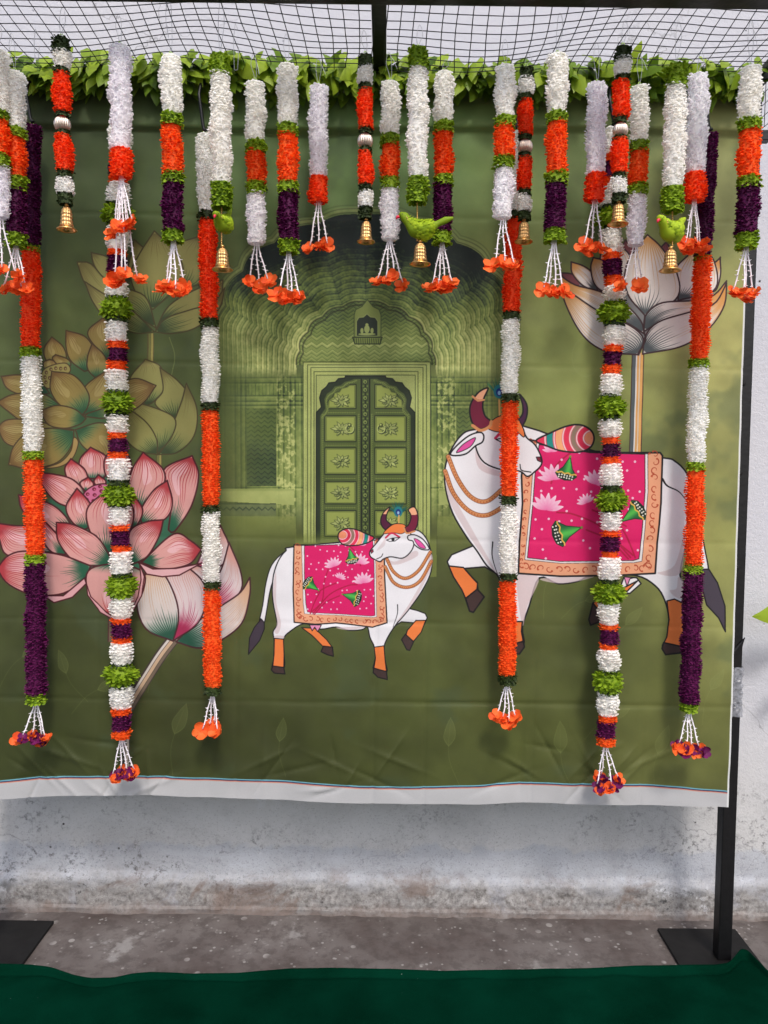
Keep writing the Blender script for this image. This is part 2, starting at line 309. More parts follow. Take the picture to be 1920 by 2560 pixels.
def fbm(h,w,cell,seed,o=4):
    s=0;a=1;t=0
    for i in range(o): s=s+a*vnoise(h,w,max(cell/2**i,2),seed+i); t+=a; a*=.55
    return s/t
def sstep(a,b,x):
    t=np.clip((x-a)/(b-a),0,1); return t*t*(3-2*t)
def polymask(t,ss=3):
    x0,y0=np.floor(t.min(0)).astype(int)-1; x1,y1=np.ceil(t.max(0)).astype(int)+2
    x0,y0=max(x0,0),max(y0,0); x1,y1=min(x1,TW),min(y1,TH)
    if x1<=x0 or y1<=y0: return None
    w,h=(x1-x0)*ss,(y1-y0)*ss
    p=(t-[x0,y0])*ss; q=np.roll(p,-1,0)
    D=np.zeros((h,w+1),np.int16)
    for (ax,ay),(bx,by) in zip(p,q):
        if ay>by: ax,ay,bx,by=bx,by,ax,ay
        r0,r1=max(int(math.ceil(ay-.5)),0),min(int(math.ceil(by-.5)),h)
        if r1<=r0: continue
        r=np.arange(r0,r1); x=ax+(r+.5-ay)*(bx-ax)/(by-ay)
        D[r,np.clip(np.ceil(x-.5).astype(int),0,w)]+=1
    m=(np.cumsum(D,1)[:,:w]&1).reshape(y1-y0,ss,x1-x0,ss).mean((1,3)).astype(np.float32)
    return x0,y0,x1,y1,m
def comp(b,m,col,a=1.0):
    x0,y0,x1,y1=b; m=(m*a)[...,None]
    IMG[y0:y1,x0:x1]=IMG[y0:y1,x0:x1]*(1-m)+col*m
def fill(p,col,a=1.0,ident=0,ow=0,oc=None,smooth=0):
    p=np.asarray(p,float)
    if smooth: p=crom(p,smooth,True)
    t=tp(p); r=polymask(t)
    if r is None: return
    x0,y0,x1,y1,m=r
    if callable(col): col=col(U[y0:y1,x0:x1],V[y0:y1,x0:x1])
    comp((x0,y0,x1,y1),m,col,a)
    if ident: IDM[y0:y1,x0:x1][m>.5]=ident
    if ow: stroke(np.vstack([p,p[:1]]),oc,ow)
def stroke(p,col,w=2.0,w2=None,a=1.0,smooth=0,taper=False):
    p=np.asarray(p,float)
    if smooth: p=crom(p,smooth)
    t=tp(p); n=len(t)
    ws=np.linspace(w,w if w2 is None else w2,n)
    if taper: ws=w*np.sin(np.linspace(.15,1,n)*math.pi)**.6
    for i0 in range(0,n-1,10):
        s=t[i0:i0+11]; sw=ws[i0:i0+11]; pad=sw.max()/2+1.5
        x0,y0=np.floor(s.min(0)-pad).astype(int); x1,y1=np.ceil(s.max(0)+pad).astype(int)
        x0,y0=max(x0,0),max(y0,0); x1,y1=min(x1,TW),min(y1,TH)
        if x1<=x0 or y1<=y0: continue
        X,Y=np.meshgrid(np.arange(x0,x1)+.5,np.arange(y0,y1)+.5); m=np.zeros(X.shape,np.float32)
        for k in range(len(s)-1):
            d=s[k+1]-s[k]; L=max(d@d,1e-6)
            q=np.clip(((X-s[k,0])*d[0]+(Y-s[k,1])*d[1])/L,0,1)
            dist=np.hypot(X-s[k,0]-q*d[0],Y-s[k,1]-q*d[1])
            hw=(sw[k]*(1-q)+sw[k+1]*q)/2
            c=np.clip(hw-dist+.5,0,1)*np.minimum(1,2*hw)
            m=np.maximum(m,c)
        comp((x0,y0,x1,y1),m,col,a)
def disc(c,r,col,ry=None,a=1.0):
    th=np.linspace(0,2*math.pi,14,endpoint=False)
    fill(np.stack([c[0]+r*np.cos(th),c[1]+(ry or r)*np.sin(th)],1),col,a)
def resample(p,n):
    d=np.r_[0,np.cumsum(np.hypot(*np.diff(p,axis=0).T))]; u=np.linspace(0,d[-1],n)
    return np.stack([np.interp(u,d,p[:,0]),np.interp(u,d,p[:,1])],1)
def petal(T,base,Ls,tip,Rs,S,ident=0,hn=9,hl=(.25,.5),tl=(.2,.45),light=True):
    b,t=T(base)[0],T(tip)[0]; ax=t-b; ln=ax@ax
    def side(s):
        s=T(s); s=s[np.argsort((s-b)@ax)]; return resample(crom(np.vstack([b,s,t]),10),24)
    A,B=side(Ls),side(Rs)
    def g(u,v):
        s=np.clip(((u-b[0])*ax[0]+(v-b[1])*ax[1])/ln,0,1)[...,None]
        e_=S.get('be',.42); c=S['base']*(1-sstep(0,e_,s))+S['mid']*sstep(0,e_,s)
        k=sstep(.62,1.0,s); return c*(1-k)+S['tip']*k
    out=np.vstack([A,B[-2:0:-1]])
    fill(out,g,ident=ident)
    def along(u): return A*(1-u)/2+B*(1+u)/2
    if light and S.get('light') is not None:
        r0=rg.uniform(-.15,.15); blob=[along(-.15+r0)[10],along(-.42+r0)[13],along(-.5+r0)[16],along(-.25+r0)[20],along(.1+r0)[20],along(.22+r0)[17],along(.02+r0)[15],along(.18+r0)[12]]
        fill(blob,S['light'],.7,smooth=5)
    for u in np.linspace(-.88,.88,hn):
        e=int(24*(hl[0]+(hl[1]-hl[0])*(rg.rand()*.5+.5*(1-abs(u)))))
        stroke(along(u)[1:max(e,4)],S['hb'],S.get('hw',2.6),.4)
    for u in np.linspace(-.85,.85,hn):
        e=int(24*(1-tl[0]-(tl[1]-tl[0])*rg.rand()))
        stroke(along(u)[e:23][::-1],S['ht'],S.get('hw',2.6)*.8,.3,a=S.get('ta',.8))
    stroke(np.vstack([A,B[::-1]]),S['out'],S.get('ow',3.2))
# background cloth colour
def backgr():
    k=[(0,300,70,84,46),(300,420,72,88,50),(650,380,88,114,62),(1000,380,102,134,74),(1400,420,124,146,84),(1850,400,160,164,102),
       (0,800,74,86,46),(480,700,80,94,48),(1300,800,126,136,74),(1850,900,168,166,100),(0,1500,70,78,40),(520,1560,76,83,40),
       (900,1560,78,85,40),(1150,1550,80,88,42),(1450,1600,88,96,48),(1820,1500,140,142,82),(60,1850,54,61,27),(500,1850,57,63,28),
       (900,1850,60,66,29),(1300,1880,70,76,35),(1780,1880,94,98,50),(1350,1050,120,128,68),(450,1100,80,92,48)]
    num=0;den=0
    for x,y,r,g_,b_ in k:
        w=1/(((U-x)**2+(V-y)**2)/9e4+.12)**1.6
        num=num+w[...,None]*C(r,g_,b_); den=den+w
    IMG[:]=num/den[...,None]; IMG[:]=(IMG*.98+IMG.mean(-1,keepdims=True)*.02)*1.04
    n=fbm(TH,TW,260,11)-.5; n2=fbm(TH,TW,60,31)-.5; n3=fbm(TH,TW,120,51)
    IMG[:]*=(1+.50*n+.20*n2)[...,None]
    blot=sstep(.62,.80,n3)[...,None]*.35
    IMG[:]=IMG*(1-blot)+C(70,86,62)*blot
def faint():
    for (x,y,a,s) in [(1370,1440,-1.1,70),(1460,1500,-.3,50),(1560,1560,-.8,60),(1400,1880,-1.6,80),(1520,1790,-.4,55),(1640,1880,-1.2,75),
                      (60,1640,-.6,70),(170,1680,-1.9,60),(440,1830,-1.2,80),(250,1720,-.4,60),(1770,1720,-1.0,60),(700,1850,-1.4,60),
                      (1430,940,-1.4,60),(1635,1040,-.3,45),(1580,1080,-1.5,60),(400,1650,-.9,55),(1120,1860,-1.5,70)]:
        d=np.array([math.cos(a),math.sin(a)]);n=np.array([-d[1],d[0]]);o=np.array([x,y])
        L=[o,o+d*s*.3+n*s*.2,o+d*s*.7+n*s*.16,o+d*s];R=[o+d*s*.3-n*s*.2,o+d*s*.7-n*s*.12,o+d*s]
        c=C(142,154,92); fill(np.vstack([L,R[::-1]]),c,.16,smooth=5); stroke(L,c,1.6,a=.22,smooth=6); stroke([o]+R,c,1.6,a=.22,smooth=6)
        stroke([o-d*s*1.4+n*s*.5,o-d*s*.6+n*s*.1,o,o+d*s*.8],c,1.6,.8,a=.22,smooth=6)
    t=np.linspace(0,2*math.pi,40); stroke(np.stack([1460+34*np.cos(t),895+48*np.sin(t)],1),C(150,162,98),2,a=.5)
# ---------------------------------------------------------------- arch and door
def mixc(a,b,k): return a*(1-k[...,None])+b*k[...,None]
def arch():
    yy,xx=np.where((U>470)&(U<1330)&(V>470)&(V<1400)); y0,y1,x0,x1=yy.min(),yy.max()+1,xx.min(),xx.max()+1
    u,v=U[y0:y1,x0:x1],V[y0:y1,x0:x1]; h,w=u.shape; bg=IMG[y0:y1,x0:x1].copy()
    cx=915+ (v-900)*.004; dx=np.abs(u-cx)
    A=lambda t:365+(172-365)*t; SP=lambda t:812+(905-812)*t; AP=lambda t:540+(757-540)*np.sign(t)*np.abs(t)**.92
    def F(t):
        a,sp=A(t),SP(t); b=sp-AP(t); dy=np.maximum(sp-v,0); th=np.arctan2(dy/b,dx/a)
        k=th/(math.pi/2)*4.5; sc=1+.040*np.abs(np.cos(math.pi*k))**1.0-.035-.02*np.exp(-((th-math.pi/2)/.09)**2)*-1
        return np.hypot(dx/a,dy/b)/sc
    lo=np.full(u.shape,-.14);hi=np.full(u.shape,1.15)
    for _ in range(16):
        m=(lo+hi)/2; f=F(m)>1; hi=np.where(f,m,hi); lo=np.where(f,lo,m)
    t=(lo+hi)/2
    n1=fbm(h,w,70,81)-.5;n2=fbm(h,w,14,91)-.5;n3=fbm(h,w,5,95,2)-.5
    dark,mid,lit=C(18,34,30),C(106,124,60),C(188,194,120)
    hgt=sstep(610,930,v)                      # carved vault: dark soffit above, pale plaster below (as printed)
    side=np.clip(dx/330,0,1)
    lum=.04+.68*hgt+.24*side*hgt+.22*np.clip(t,0,1)*(1-hgt)+.10*sstep(.75,1,t)
    lum=lum-.12*(1-sstep(.12,.55,t))*(1-sstep(640,800,v))
    ph=(np.clip(t,0,1)**.9*15.5+.42*n1+.10*n2); fr=ph-np.floor(ph)
    groove=np.exp(-(fr/.10)**2)+np.exp(-((1-fr)/.10)**2); ridge=np.exp(-((fr-.28)/.14)**2); second=np.exp(-((fr-.62)/.05)**2)
    lum=lum+.13*ridge*(.55+hgt)-.30*groove*(.45+.6*hgt)-.14*second*(.3+hgt)+.44*n1+.30*n2+.26*n3
    th=np.arctan2(np.maximum(SP(t)-v,0)/(SP(t)-AP(t)),dx/A(t))/(math.pi/2)*4.5
    cusp=np.exp(-((th-np.floor(th)-.5)/.035)**2)*(v<830); lum=lum-.10*cusp
    lum=np.clip(lum,0,1.1)
    col=np.where(lum[...,None]<.5,mixc(dark,mid,np.clip(lum*2,0,1)),mixc(mid,lit,np.clip(lum*2-1,0,1.2)))
    vault=((t>0)&(t<1)&(v<960)).astype(np.float32)
    # front face of the arch around the opening
    rim=np.exp(-((t+.035)/.035)**2)*(t<=0.004); facem=sstep(-.13,-.05,t)*(t<=0)
    fcol=mixc(bg,C(150,164,98)*np.ones_like(bg),np.clip(rim*(.65+n2)*sstep(1000,760,v),0,1))
    for tt in (-.05,-.085,-.012): fcol=fcol*(1-.30*np.exp(-((t-tt)/.006)**2)[...,None]*sstep(960,800,v)[...,None])
    out=bg.copy(); out=mixc(out,fcol,facem*sstep(960,830,v)); out=mixc(out,col,vault*(1-sstep(915,960,v))*(1-.75*sstep(760,930,v)*sstep(240,360,dx)))
    # tympanum with zigzag bands
    tym=((t>=1)&(v<915)).astype(np.float32)
    zz=(v+9*np.abs(((u/26)%1)*2-1))/9.5; fz=zz-np.floor(zz)
    lt=.40+.18*sstep(760,900,v)+.22*np.exp(-((v-862)/22)**2)*np.sin(zz*1.7)**2-.26*np.exp(-(fz/.16)**2)+.10*np.exp(-((fz-.4)/.2)**2)+.3*n1+.16*n2
    lt=np.clip(lt,0,1); tc=np.where(lt[...,None]<.5,mixc(dark,mid,lt*2),mixc(mid,lit,lt*2-1))
    out=mixc(out,tc,tym)
    for tt in (1.0,1.045): out=out*(1-.5*(np.exp(-((t-tt)/.010)**2)*(v<915))[...,None])
    # side walls under the spring line
    wl=((v>=925)&(v<1345)&(dx<372)&(dx>150)).astype(np.float32)
    ls=.50+.20*sstep(940,1200,v)+.34*n1+.24*n2+.16*n3-.12*sstep(250,360,dx)
    for xx_ in (160,176,188,205,218,300,312,326,352): ls=ls-.24*np.exp(-((dx-xx_)/2.2)**2)+.10*np.exp(-((dx-xx_-4)/2.5)**2)
    peel=sstep(.02,.14,n2+.6*n3)*((dx>176)&(dx<222)); ls=ls+.30*peel
    zz2=(v+7*np.abs(((u/17)%1)*2-1))/11.5; f2=zz2-np.floor(zz2)
    pan=((dx>224)&(dx<298)&(v>1022)&(v<1215)); ls=np.where(pan,.44-.22*np.exp(-(f2/.2)**2)-.16*sstep(1070,1150,v)+.12*n2,ls)
    for yy_ in (945,958,990,1004,1014,1219): ls=ls-.26*np.exp(-((v-yy_)/2.0)**2)+.12*np.exp(-((v-yy_-4)/2.5)**2)
    tooth=(v>960)&(v<988)&(((u/9)%1)<.18); ls=ls-.18*tooth
    ls=np.clip(ls,0,1); sc=np.where(ls[...,None]<.5,mixc(dark,mid,ls*2),mixc(mid,lit,ls*2-1))
    fade=(1-sstep(1225,1345,v))*(1-sstep(235,368,dx)*.92)*sstep(925,965,v); out=mixc(out,sc,wl*fade)
    # stone ledges
    led=((dx>180)&(dx<400)&(v>1222)&(v<1262+ (dx-180)*-.05)); ll=.72+.25*n1+.2*n2-.3*np.exp(-((v-1224)/3.)**2)
    lc=mixc(mid,lit,np.clip(ll,0,1)); out=mixc(out,lc,led*(1-sstep(300,400,dx))*.95)
    under=((dx>225)&(dx<400)&(v>=1258)&(v<1300)); sc2=np.abs(((u/16)%1)*2-1); lu=.5-.4*np.exp(-((v-1258)/2.5)**2)-.35*np.exp(-((v-1268-7*sc2)/2.)**2)+.2*n2
    lu=np.clip(lu,0,1); out=mixc(out,mixc(dark,lit,lu),under*(1-sstep(300,400,dx))*.8*(1-sstep(1280,1300,v)))
    low=((dx>175)&(dx<400)&(v>1290)&(v<1400)); out=mixc(out,np.ones_like(out)*C(132,142,72),low*.55*(1-sstep(1300,1400,v))*(1-sstep(290,400,dx)))
    m=((t>-.13)|(wl>0)|led|under)
    fr_=np.clip(1-sstep(385,425,dx),0,1)*(1-sstep(1360,1400,v)); out=mixc(bg,out,fr_)
    IMG[y0:y1,x0:x1]=out; IDM[y0:y1,x0:x1][((t>0)&(v<940))|((dx<372)&(v>=940)&(v<1340))]=7
A_=Tile(500,560,.3858)
def rect(x0,y0,x1,y1,tl=A_): return tl([(x0,y0),(x1,y0),(x1,y1),(x0,y1)])
def door():
    T=A_; D,M,Lt=C(36,48,27),C(98,114,54),C(176,186,110)
    def plaster(u,v):
        n=np.random.RandomState(3).rand(*u.shape)[...,None]; m_=vnoise(u.shape[0],u.shape[1],22,9)[...,None]; return C(168,178,102)*(.78+.24*n+.14*m_)
    fill(rect(672,900,1490,2060),plaster)                         # stepped stone surround
    for x0,y0,x1 in ((672,900,1490),(700,918,1464),(722,935,1442),(742,962,1410),(756,985,1392)):
        stroke(T([(x0,2060),(x0,y0),(x1,y0),(x1,2060)]),D,2.2,a=.6); stroke(T([(x0+9,2060),(x0+9,y0+9),(x1-9,y0+9),(x1-9,2060)]),Lt,3,a=.6)
    fill(rect(760,990,1390,1300),lambda u,v:C(166,176,104)*(.9+.16*np.random.RandomState(4).rand(*u.shape)[...,None]))
    # cusped opening
    L=[(757,2060),(757,1225),(790,1190),(778,1130),(792,1085),(822,1060),(838,1035),(880,1030),(900,1008),(940,1004),(945,992)]
    R=[(2145-x,y) for x,y in L[::-1]]
    fill(T(L+R),D,ow=3,oc=C(18,26,16)); 
    L2=[(782,2060),(782,1245),(815,1200),(808,1140),(825,1105),(855,1085),(875,1058),(915,1050),(940,1028),(975,1020),(1000,1010)]
    fill(T(L2+[(2145-x,y) for x,y in L2[::-1]]),C(78,92,44))
    ym=lambda z:(z*.3858+560)
    rows=[(1052,1200),(1246,1412),(1452,1622),(1668,1812),(1855,2020)]
    for sgn in (0,1):
        fx=(lambda x:x) if not sgn else (lambda x:2145-x)
        for i,(a,b) in enumerate(rows):
            x0,x1=812,1012
            pts=[(x0,b),(x0,a),(x1,a),(x1,b)]
            if i==0: pts=[(828,b),(832,1150),(862,1128),(872,1100),(905,1092),(920,1068),(960,1058),(975,1045),(x1,1045),(x1,b)]
            pts=[(fx(x),y) for x,y in pts]
            fill(T(pts),C(144,156,76),ow=2.8,oc=D)
            q=np.mean(T(pts),0); ins=(T(pts)-q)*.9+q; stroke(np.vstack([ins,ins[:1]]),C(100,112,52),2)
            # rosette of leaves
            cx,cy=fx(918),(a+b)/2+ (22 if i==0 else 0); c=T([(cx,cy)])[0]
            for k in range(11):
                an=k*2*math.pi/11+.3; r=19+5*(k%2); d=np.array([math.cos(an)*1.15,math.sin(an)*.8]); n=np.array([-d[1],d[0]])
                lf=[c,c+d*r*.5+n*4.2,c+d*r,c+d*r*.5-n*4.2]
                fill(np.array(lf)+[1.6,2.2],D,.6); fill(lf,Lt*(.82+.2*rg.rand()),ow=1.0,oc=C(60,72,32))
            for k in range(6): disc(c+[rg.uniform(-8,8),rg.uniform(-5,5)],3.6,C(142,154,84)); stroke(np.array([c+[rg.uniform(-9,9),rg.uniform(-6,6)] for _ in range(2)]),D,1.2)
            # carved rail between panels
            y0=b+6; y1=(rows[i+1][0]-6) if i<4 else b+30
            for x in np.arange(816,1010,15):
                c2=T([(fx(x+6),(y0+y1)/2)])[0]; disc(c2,2.7,C(112,126,60)); stroke([c2-[2,1],c2+[2,-1]],D,1)
        for y in np.arange(1240,2050,14):
            for x in (797,1030):
                c2=T([(fx(x),y)])[0]; disc(c2,2.6,C(110,124,60)); disc(c2+[.8,.8],1.0,D)
        cur=crom(L2[1:],6)
        for p in resample(cur,34): 
            c2=T([(fx(p[0]+14),p[1]+12)])[0]; disc(c2,2.6,C(120,134,66)); disc(c2+[.8,.8],1.,D)
        # ring handle
        c=T([(fx(972),1330)])[0]; th=np.linspace(0,2*math.pi,24)
        stroke(np.stack([c[0]+9.5*np.cos(th)+1.5,c[1]+10*np.sin(th)+2],1),D,3); stroke(np.stack([c[0]+9.5*np.cos(th),c[1]+10*np.sin(th)],1),Lt,2.4); disc(c-[0,9],5,C(60,70,34)); disc(c-[1,10],2.5,Lt)
    fill(rect(1046,1012,1100,2060),C(62,76,36)); stroke(T([(1046,1012),(1046,2060)]),C(14,22,12),3); stroke(T([(1100,1012),(1100,2060)]),C(14,22,12),3); stroke(T([(1073,1012),(1073,2060)]),C(14,22,12),2)
    for y in np.arange(1030,2050,52):
        c2=T([(1072,y)])[0]; disc(c2,6.5,D); disc(c2-[.6,.8],5,C(118,132,66)); disc(c2,2,D)
        for k in (-1,1): disc(c2+[k*5,10],2.2,C(100,114,54))
    # niche above
    fill(T([(1000,600),(1010,565),(1050,545),(1085,500),(1120,545),(1160,565),(1172,600),(1172,740),(1000,740)]),C(124,138,72),ow=2,oc=C(60,74,40))
    fill(T([(1015,735),(1015,640),(1030,615),(1060,612),(1082,592),(1105,612),(1135,615),(1152,640),(1152,735)]),C(30,42,30),ow=2,oc=C(140,152,90))
    for x,y,rx,ry in ((1082,690,14,20),(1082,662,8,8),(1050,700,8,14),(1115,700,8,14),(1082,722,44,6)):
        disc(T([(x,y)])[0],rx*.3858*1.3,C(146,158,92),ry*.3858*1.3); 
    fill(T([(990,742),(1180,742),(1165,785),(1005,785)]),C(116,130,64),ow=2.5,oc=D)
    for x in range(1000,1175,14): stroke(T([(x,750),(x+2,782)]),D,1.4)
    # bottom fade into the painted ground
    yy=(V>1300)&(V<1440)&(U>740)&(U<1090); k=np.where(yy,sstep(1320,1372,V),0)[...,None]
    IMG[:]=IMG*(1-k)+(C(112,122,58)*(.94+.12*vnoise(TH,TW,40,5)[...,None]))*k
    IDM[(U>757)&(U<1075)&(V>905)&(V<1350)]=8
# ---------------------------------------------------------------- lotuses
WHT=dict(be=.25,base=C(190,188,184),mid=C(244,236,230),tip=C(238,202,160),hb=C(80,88,92),ht=C(222,158,84),out=C(62,40,44),hw=3.6,light=None,ow=3.6)
PNK=dict(be=.24,base=C(78,116,92),mid=C(218,160,155),tip=C(212,140,136),light=C(236,192,198),hb=C(34,92,66),ht=C(172,54,62),out=C(74,22,30),hw=3.8,ow=3.8,ta=.95)
BRN=dict(base=C(60,112,78),mid=C(146,128,70),tip=C(146,118,72),light=C(172,156,98),hb=C(46,84,54),ht=C(110,84,46),out=C(74,58,36),hw=3.0,ow=3.2,ta=.75)
OLV=dict(base=C(104,122,70),mid=C(150,148,86),tip=C(144,140,82),light=None,hb=C(58,74,44),ht=C(112,104,58),out=C(76,68,40),hw=3.0,ow=3.2,ta=.75)
BUD=dict(base=C(60,104,84),mid=C(216,206,202),tip=C(222,200,186),light=None,hb=C(34,82,64),ht=C(206,166,134),out=C(70,34,40),hw=3.8,ow=3.8)
BUP=dict(base=C(206,132,150),mid=C(218,202,204),tip=C(220,190,186),light=None,hb=C(164,44,84),ht=C(206,150,140),out=C(70,34,40),hw=3.8,ow=3.8)
def stem(p,w,ident,cols):
    p=crom(p,8)
    t=np.gradient(p,axis=0); n=np.stack([-t[:,1],t[:,0]],1); n/=np.hypot(*n.T)[:,None]
    fill(np.vstack([p+n*w/2,(p-n*w/2)[::-1]]),cols[0],ident=ident)
    for f0,f1,c in cols[1]: fill(np.vstack([p+n*w*(f0-.5),(p+n*w*(f1-.5))[::-1]]),c)
def lotuses():
    T=Tile(0,560,.3858)
    # pale olive lotus, top left
    s=(C(90,84,50),[(.12,.45,C(160,150,84)),(.5,.8,C(118,120,66))])
    stem(T([(985,700),(985,800),(980,960)]),17,1,s)
    fill(T([(620,300),(820,330),(1010,300),(1200,330),(1400,330),(1400,500),(1250,660),(1020,712),(850,700),(700,560)]),C(84,100,58),smooth=5,ident=1)
    for a in [((800,420),[(860,200),(830,330)],(880,110),[(960,200),(900,330)]),((720,420),[(620,270),(670,350)],(605,195),[(720,230),(790,330)]),
              ((1180,430),[(1150,150),(1140,300)],(1290,90),[(1370,200),(1320,380)]),((1300,460),[(1330,260),(1300,380)],(1420,190),[(1420,300),(1370,420)]),
              ((1000,560),[(915,200),(858,330),(900,470)],(1010,55),[(1115,160),(1195,290),(1130,440)]),
              ((1020,680),[(600,265),(700,370),(850,430),(960,490)],(512,256),[(555,380),(640,500),(780,560),(900,610)]),
              ((1010,705),[(700,470),(860,560)],(560,380),[(620,520),(720,640),(880,712)]),
              ((1020,690),[(1100,540),(1280,430)],(1450,370),[(1430,470),(1300,560),(1130,620)]),
              ((1015,705),[(1080,620),(1250,560),(1380,520)],(1460,420),[(1420,560),(1270,680),(1120,716)])]:
        petal(T,*a,S=OLV,ident=1,hn=11,hl=(.25,.55))
    stroke(T([(1105,740),(1140,860),(1120,980)]),C(130,142,84),2.2,a=.6,smooth=6)
    # olive bud
    stem(T([(1040,1490),(1038,1580),(1030,1680)]),15,2,s)
    for a in [((960,1180),[(850,1010),(880,1120)],(950,880),[(1050,930),(1075,1060),(1010,1150)]),((1140,1270),[(1065,1080),(1015,1170)],(1045,935),[(1160,1020),(1240,1130),(1190,1230)]),
              ((1040,1495),[(1185,1150),(1140,1270),(1090,1400)],(1215,1035),[(1282,1200),(1265,1370),(1160,1480)]),
              ((1030,1495),[(860,1300),(940,1400)],(850,1150),[(1000,1190),(1140,1262),(1120,1380)]),((1030,1495),[(800,1280),(830,1400),(920,1475)],(835,1190),[(960,1290),(1025,1400)])]:
        petal(T,*a,S=OLV,ident=2,hn=12,hl=(.25,.5))
    # brown lotus
    fill(T([(330,900),(560,850),(720,760),(800,1050),(760,1230),(800,1400),(600,1480),(480,1420),(300,1420),(160,1330),(120,1180),(180,1080)]),C(70,98,62),smooth=5,ident=3)
    for a in [((720,900),[(590,690),(600,760)],(680,615),[(780,700),(760,850)]),((380,930),[(295,810),(310,890)],(345,735),[(420,800),(440,880)]),((560,960),[(440,800),(470,890)],(440,695),[(570,740),(640,860),(610,940)]),
              ((640,1010),[(580,870),(585,950)],(610,780),[(690,860),(705,960)]),((330,1100),[(130,980),(250,1000)],(18,990),[(60,1070),(180,1115)]),
              ((420,1190),[(100,1105),(280,1100)],(-10,1155),[(60,1215),(170,1285),(330,1280)]),((300,960),[(290,900)],(330,880),[(380,900),(360,960)]),((420,950),[(350,880)],(370,850),[(450,880),(470,920)])]:
        petal(T,*a,S=BRN,ident=3,hn=10,tl=(.35,.7))
    fill(T([(275,1010),(290,950),(350,918),(430,905),(465,930),(462,965),(400,1000),(340,1060),(300,1060)]),C(152,142,82),ow=2.6,oc=BRN['out'],smooth=5,ident=3)
    for x,y in ((310,965),(340,945),(372,938),(404,940),(435,940),(300,995),(330,1000),(305,1028)): disc(T([(x,y)])[0],4.2,C(96,70,44),5); disc(T([(x+2,y+2)])[0],2.,C(160,146,92))
    for a in [((560,1250),[(880,1005),(740,1080)],(1020,1050),[(950,1150),(860,1215),(700,1260)]),((550,1240),[(570,1050),(530,1150)],(700,955),[(790,1040),(760,1160)]),
              ((545,1240),[(335,1080),(410,1185)],(345,958),[(490,985),(585,1100),(580,1190)]),((490,1335),[(60,1270),(220,1275)],(-5,1320),[(50,1420),(160,1440),(330,1360)]),
              ((500,1335),[(660,1290),(770,1350)],(740,1570),[(540,1430),(640,1510)]),((490,1340),[(100,1440),(200,1345),(350,1325)],(66,1560),[(200,1585),(380,1545),(480,1430)]),
              ((570,1262),[(370,1178),(490,1200)],(268,1212),[(320,1300),(430,1325),(530,1300)])]:
        petal(T,*a,S=BRN,ident=3,hn=12,tl=(.35,.7))
    fill(T([(490,1385),(520,1420),(480,1520),(400,1572),(290,1582),(400,1545),(470,1470)]),C(166,140,86),ow=2.6,oc=BRN['out'],smooth=5,ident=3)
    # pink lotus
    T=Tile(0,1100,.3858)
    stem(T([(740,1080),(745,1160),(745,1300)]),26,5,(C(80,40,44),[(.1,.5,C(196,150,120)),(.55,.9,C(120,100,80))]))
    fill(T([(420,300),(600,200),(800,180),(1000,350),(1180,400),(1120,620),(1000,760),(900,880),(640,880),(480,820),(200,780),(150,640),(250,480)]),C(52,104,78),smooth=5,ident=5)
    for a in [((600,250),[(528,130),(540,230)],(600,48),[(705,115),(690,240)]),((530,310),[(430,190),(470,290)],(470,122),[(560,190),(580,270)]),((770,260),[(690,130),(700,230)],(740,60),[(840,100),(860,210)]),
              ((540,420),[(360,222),(480,255),(560,340)],(265,212),[(285,300),(370,395),(460,430)]),((470,610),[(260,385),(380,440),(470,540)],(128,355),[(150,450),(250,550),(400,620)]),
              ((1100,580),[(1110,160),(1065,220),(1120,370)],(1252,103),[(1292,230),(1250,420),(1140,590)]),((900,440),[(868,190),(840,330)],(937,80),[(1065,190),(1065,300),(970,420)]),
              ((930,545),[(1000,330),(920,460)],(1092,262),[(1125,400),(1090,500),(970,560)]),((570,340),[(530,280)],(585,240),[(620,290)]),((660,320),[(620,270)],(650,225),[(700,270)])]:
        petal(T,*a,S=PNK,ident=5,hn=11,tl=(.35,.75))
    fill(T([(548,400),(560,340),(620,295),(700,285),(760,320),(740,400),(640,460),(570,460)]),C(206,112,150),ow=3,oc=PNK['out'],smooth=5,ident=5)
    for x,y in ((622,318),(580,350),(625,355),(575,385),(668,330),(618,392),(660,300)): disc(T([(x,y)])[0],5,C(112,24,52),4.4); disc(T([(x+3,y+2)])[0],2.2,C(190,90,120))
    for a in [((400,730),[(120,555),(300,560),(400,660)],(-20,535),[(10,650),(60,745),(250,755)]),((440,740),[(290,520),(400,640)],(230,500),[(270,620),(340,720)]),((560,580),[(440,430),(480,530)],(510,312),[(590,400),(640,520)]),((850,580),[(830,420)],(880,358),[(935,450),(905,540)]),
              ((720,730),[(585,430),(585,560),(640,660)],(735,305),[(870,430),(850,590)]),((850,795),[(960,528),(850,595)],(1068,515),[(1040,620),(965,750),(870,800)]),
              ((725,800),[(480,545),(640,625),(722,750)],(375,533),[(385,650),(490,780),(620,812)])]:
        petal(T,*a,S=PNK,ident=5,hn=13,tl=(.35,.75))
    # white bud below
    TB=T
    stem(TB([(1130,1285),(1050,1390),(960,1530),(880,1660),(845,1725)]),30,6,(C(66,56,52),[(.08,.3,C(120,104,88)),(.34,.62,C(206,176,146)),(.66,.86,C(214,206,198))]))
    stem(np.array([(330,1762),(322,1800),(320,1850),(320,1912)]),16,6,(C(60,52,48),[(.1,.5,C(200,186,170)),(.55,.75,C(150,140,126))]))
    fill(TB([(1000,880),(1300,800),(1450,760),(1540,900),(1540,1080),(1400,1240),(1150,1290),(980,1200),(930,1050)]),C(206,196,196),smooth=5,ident=6)
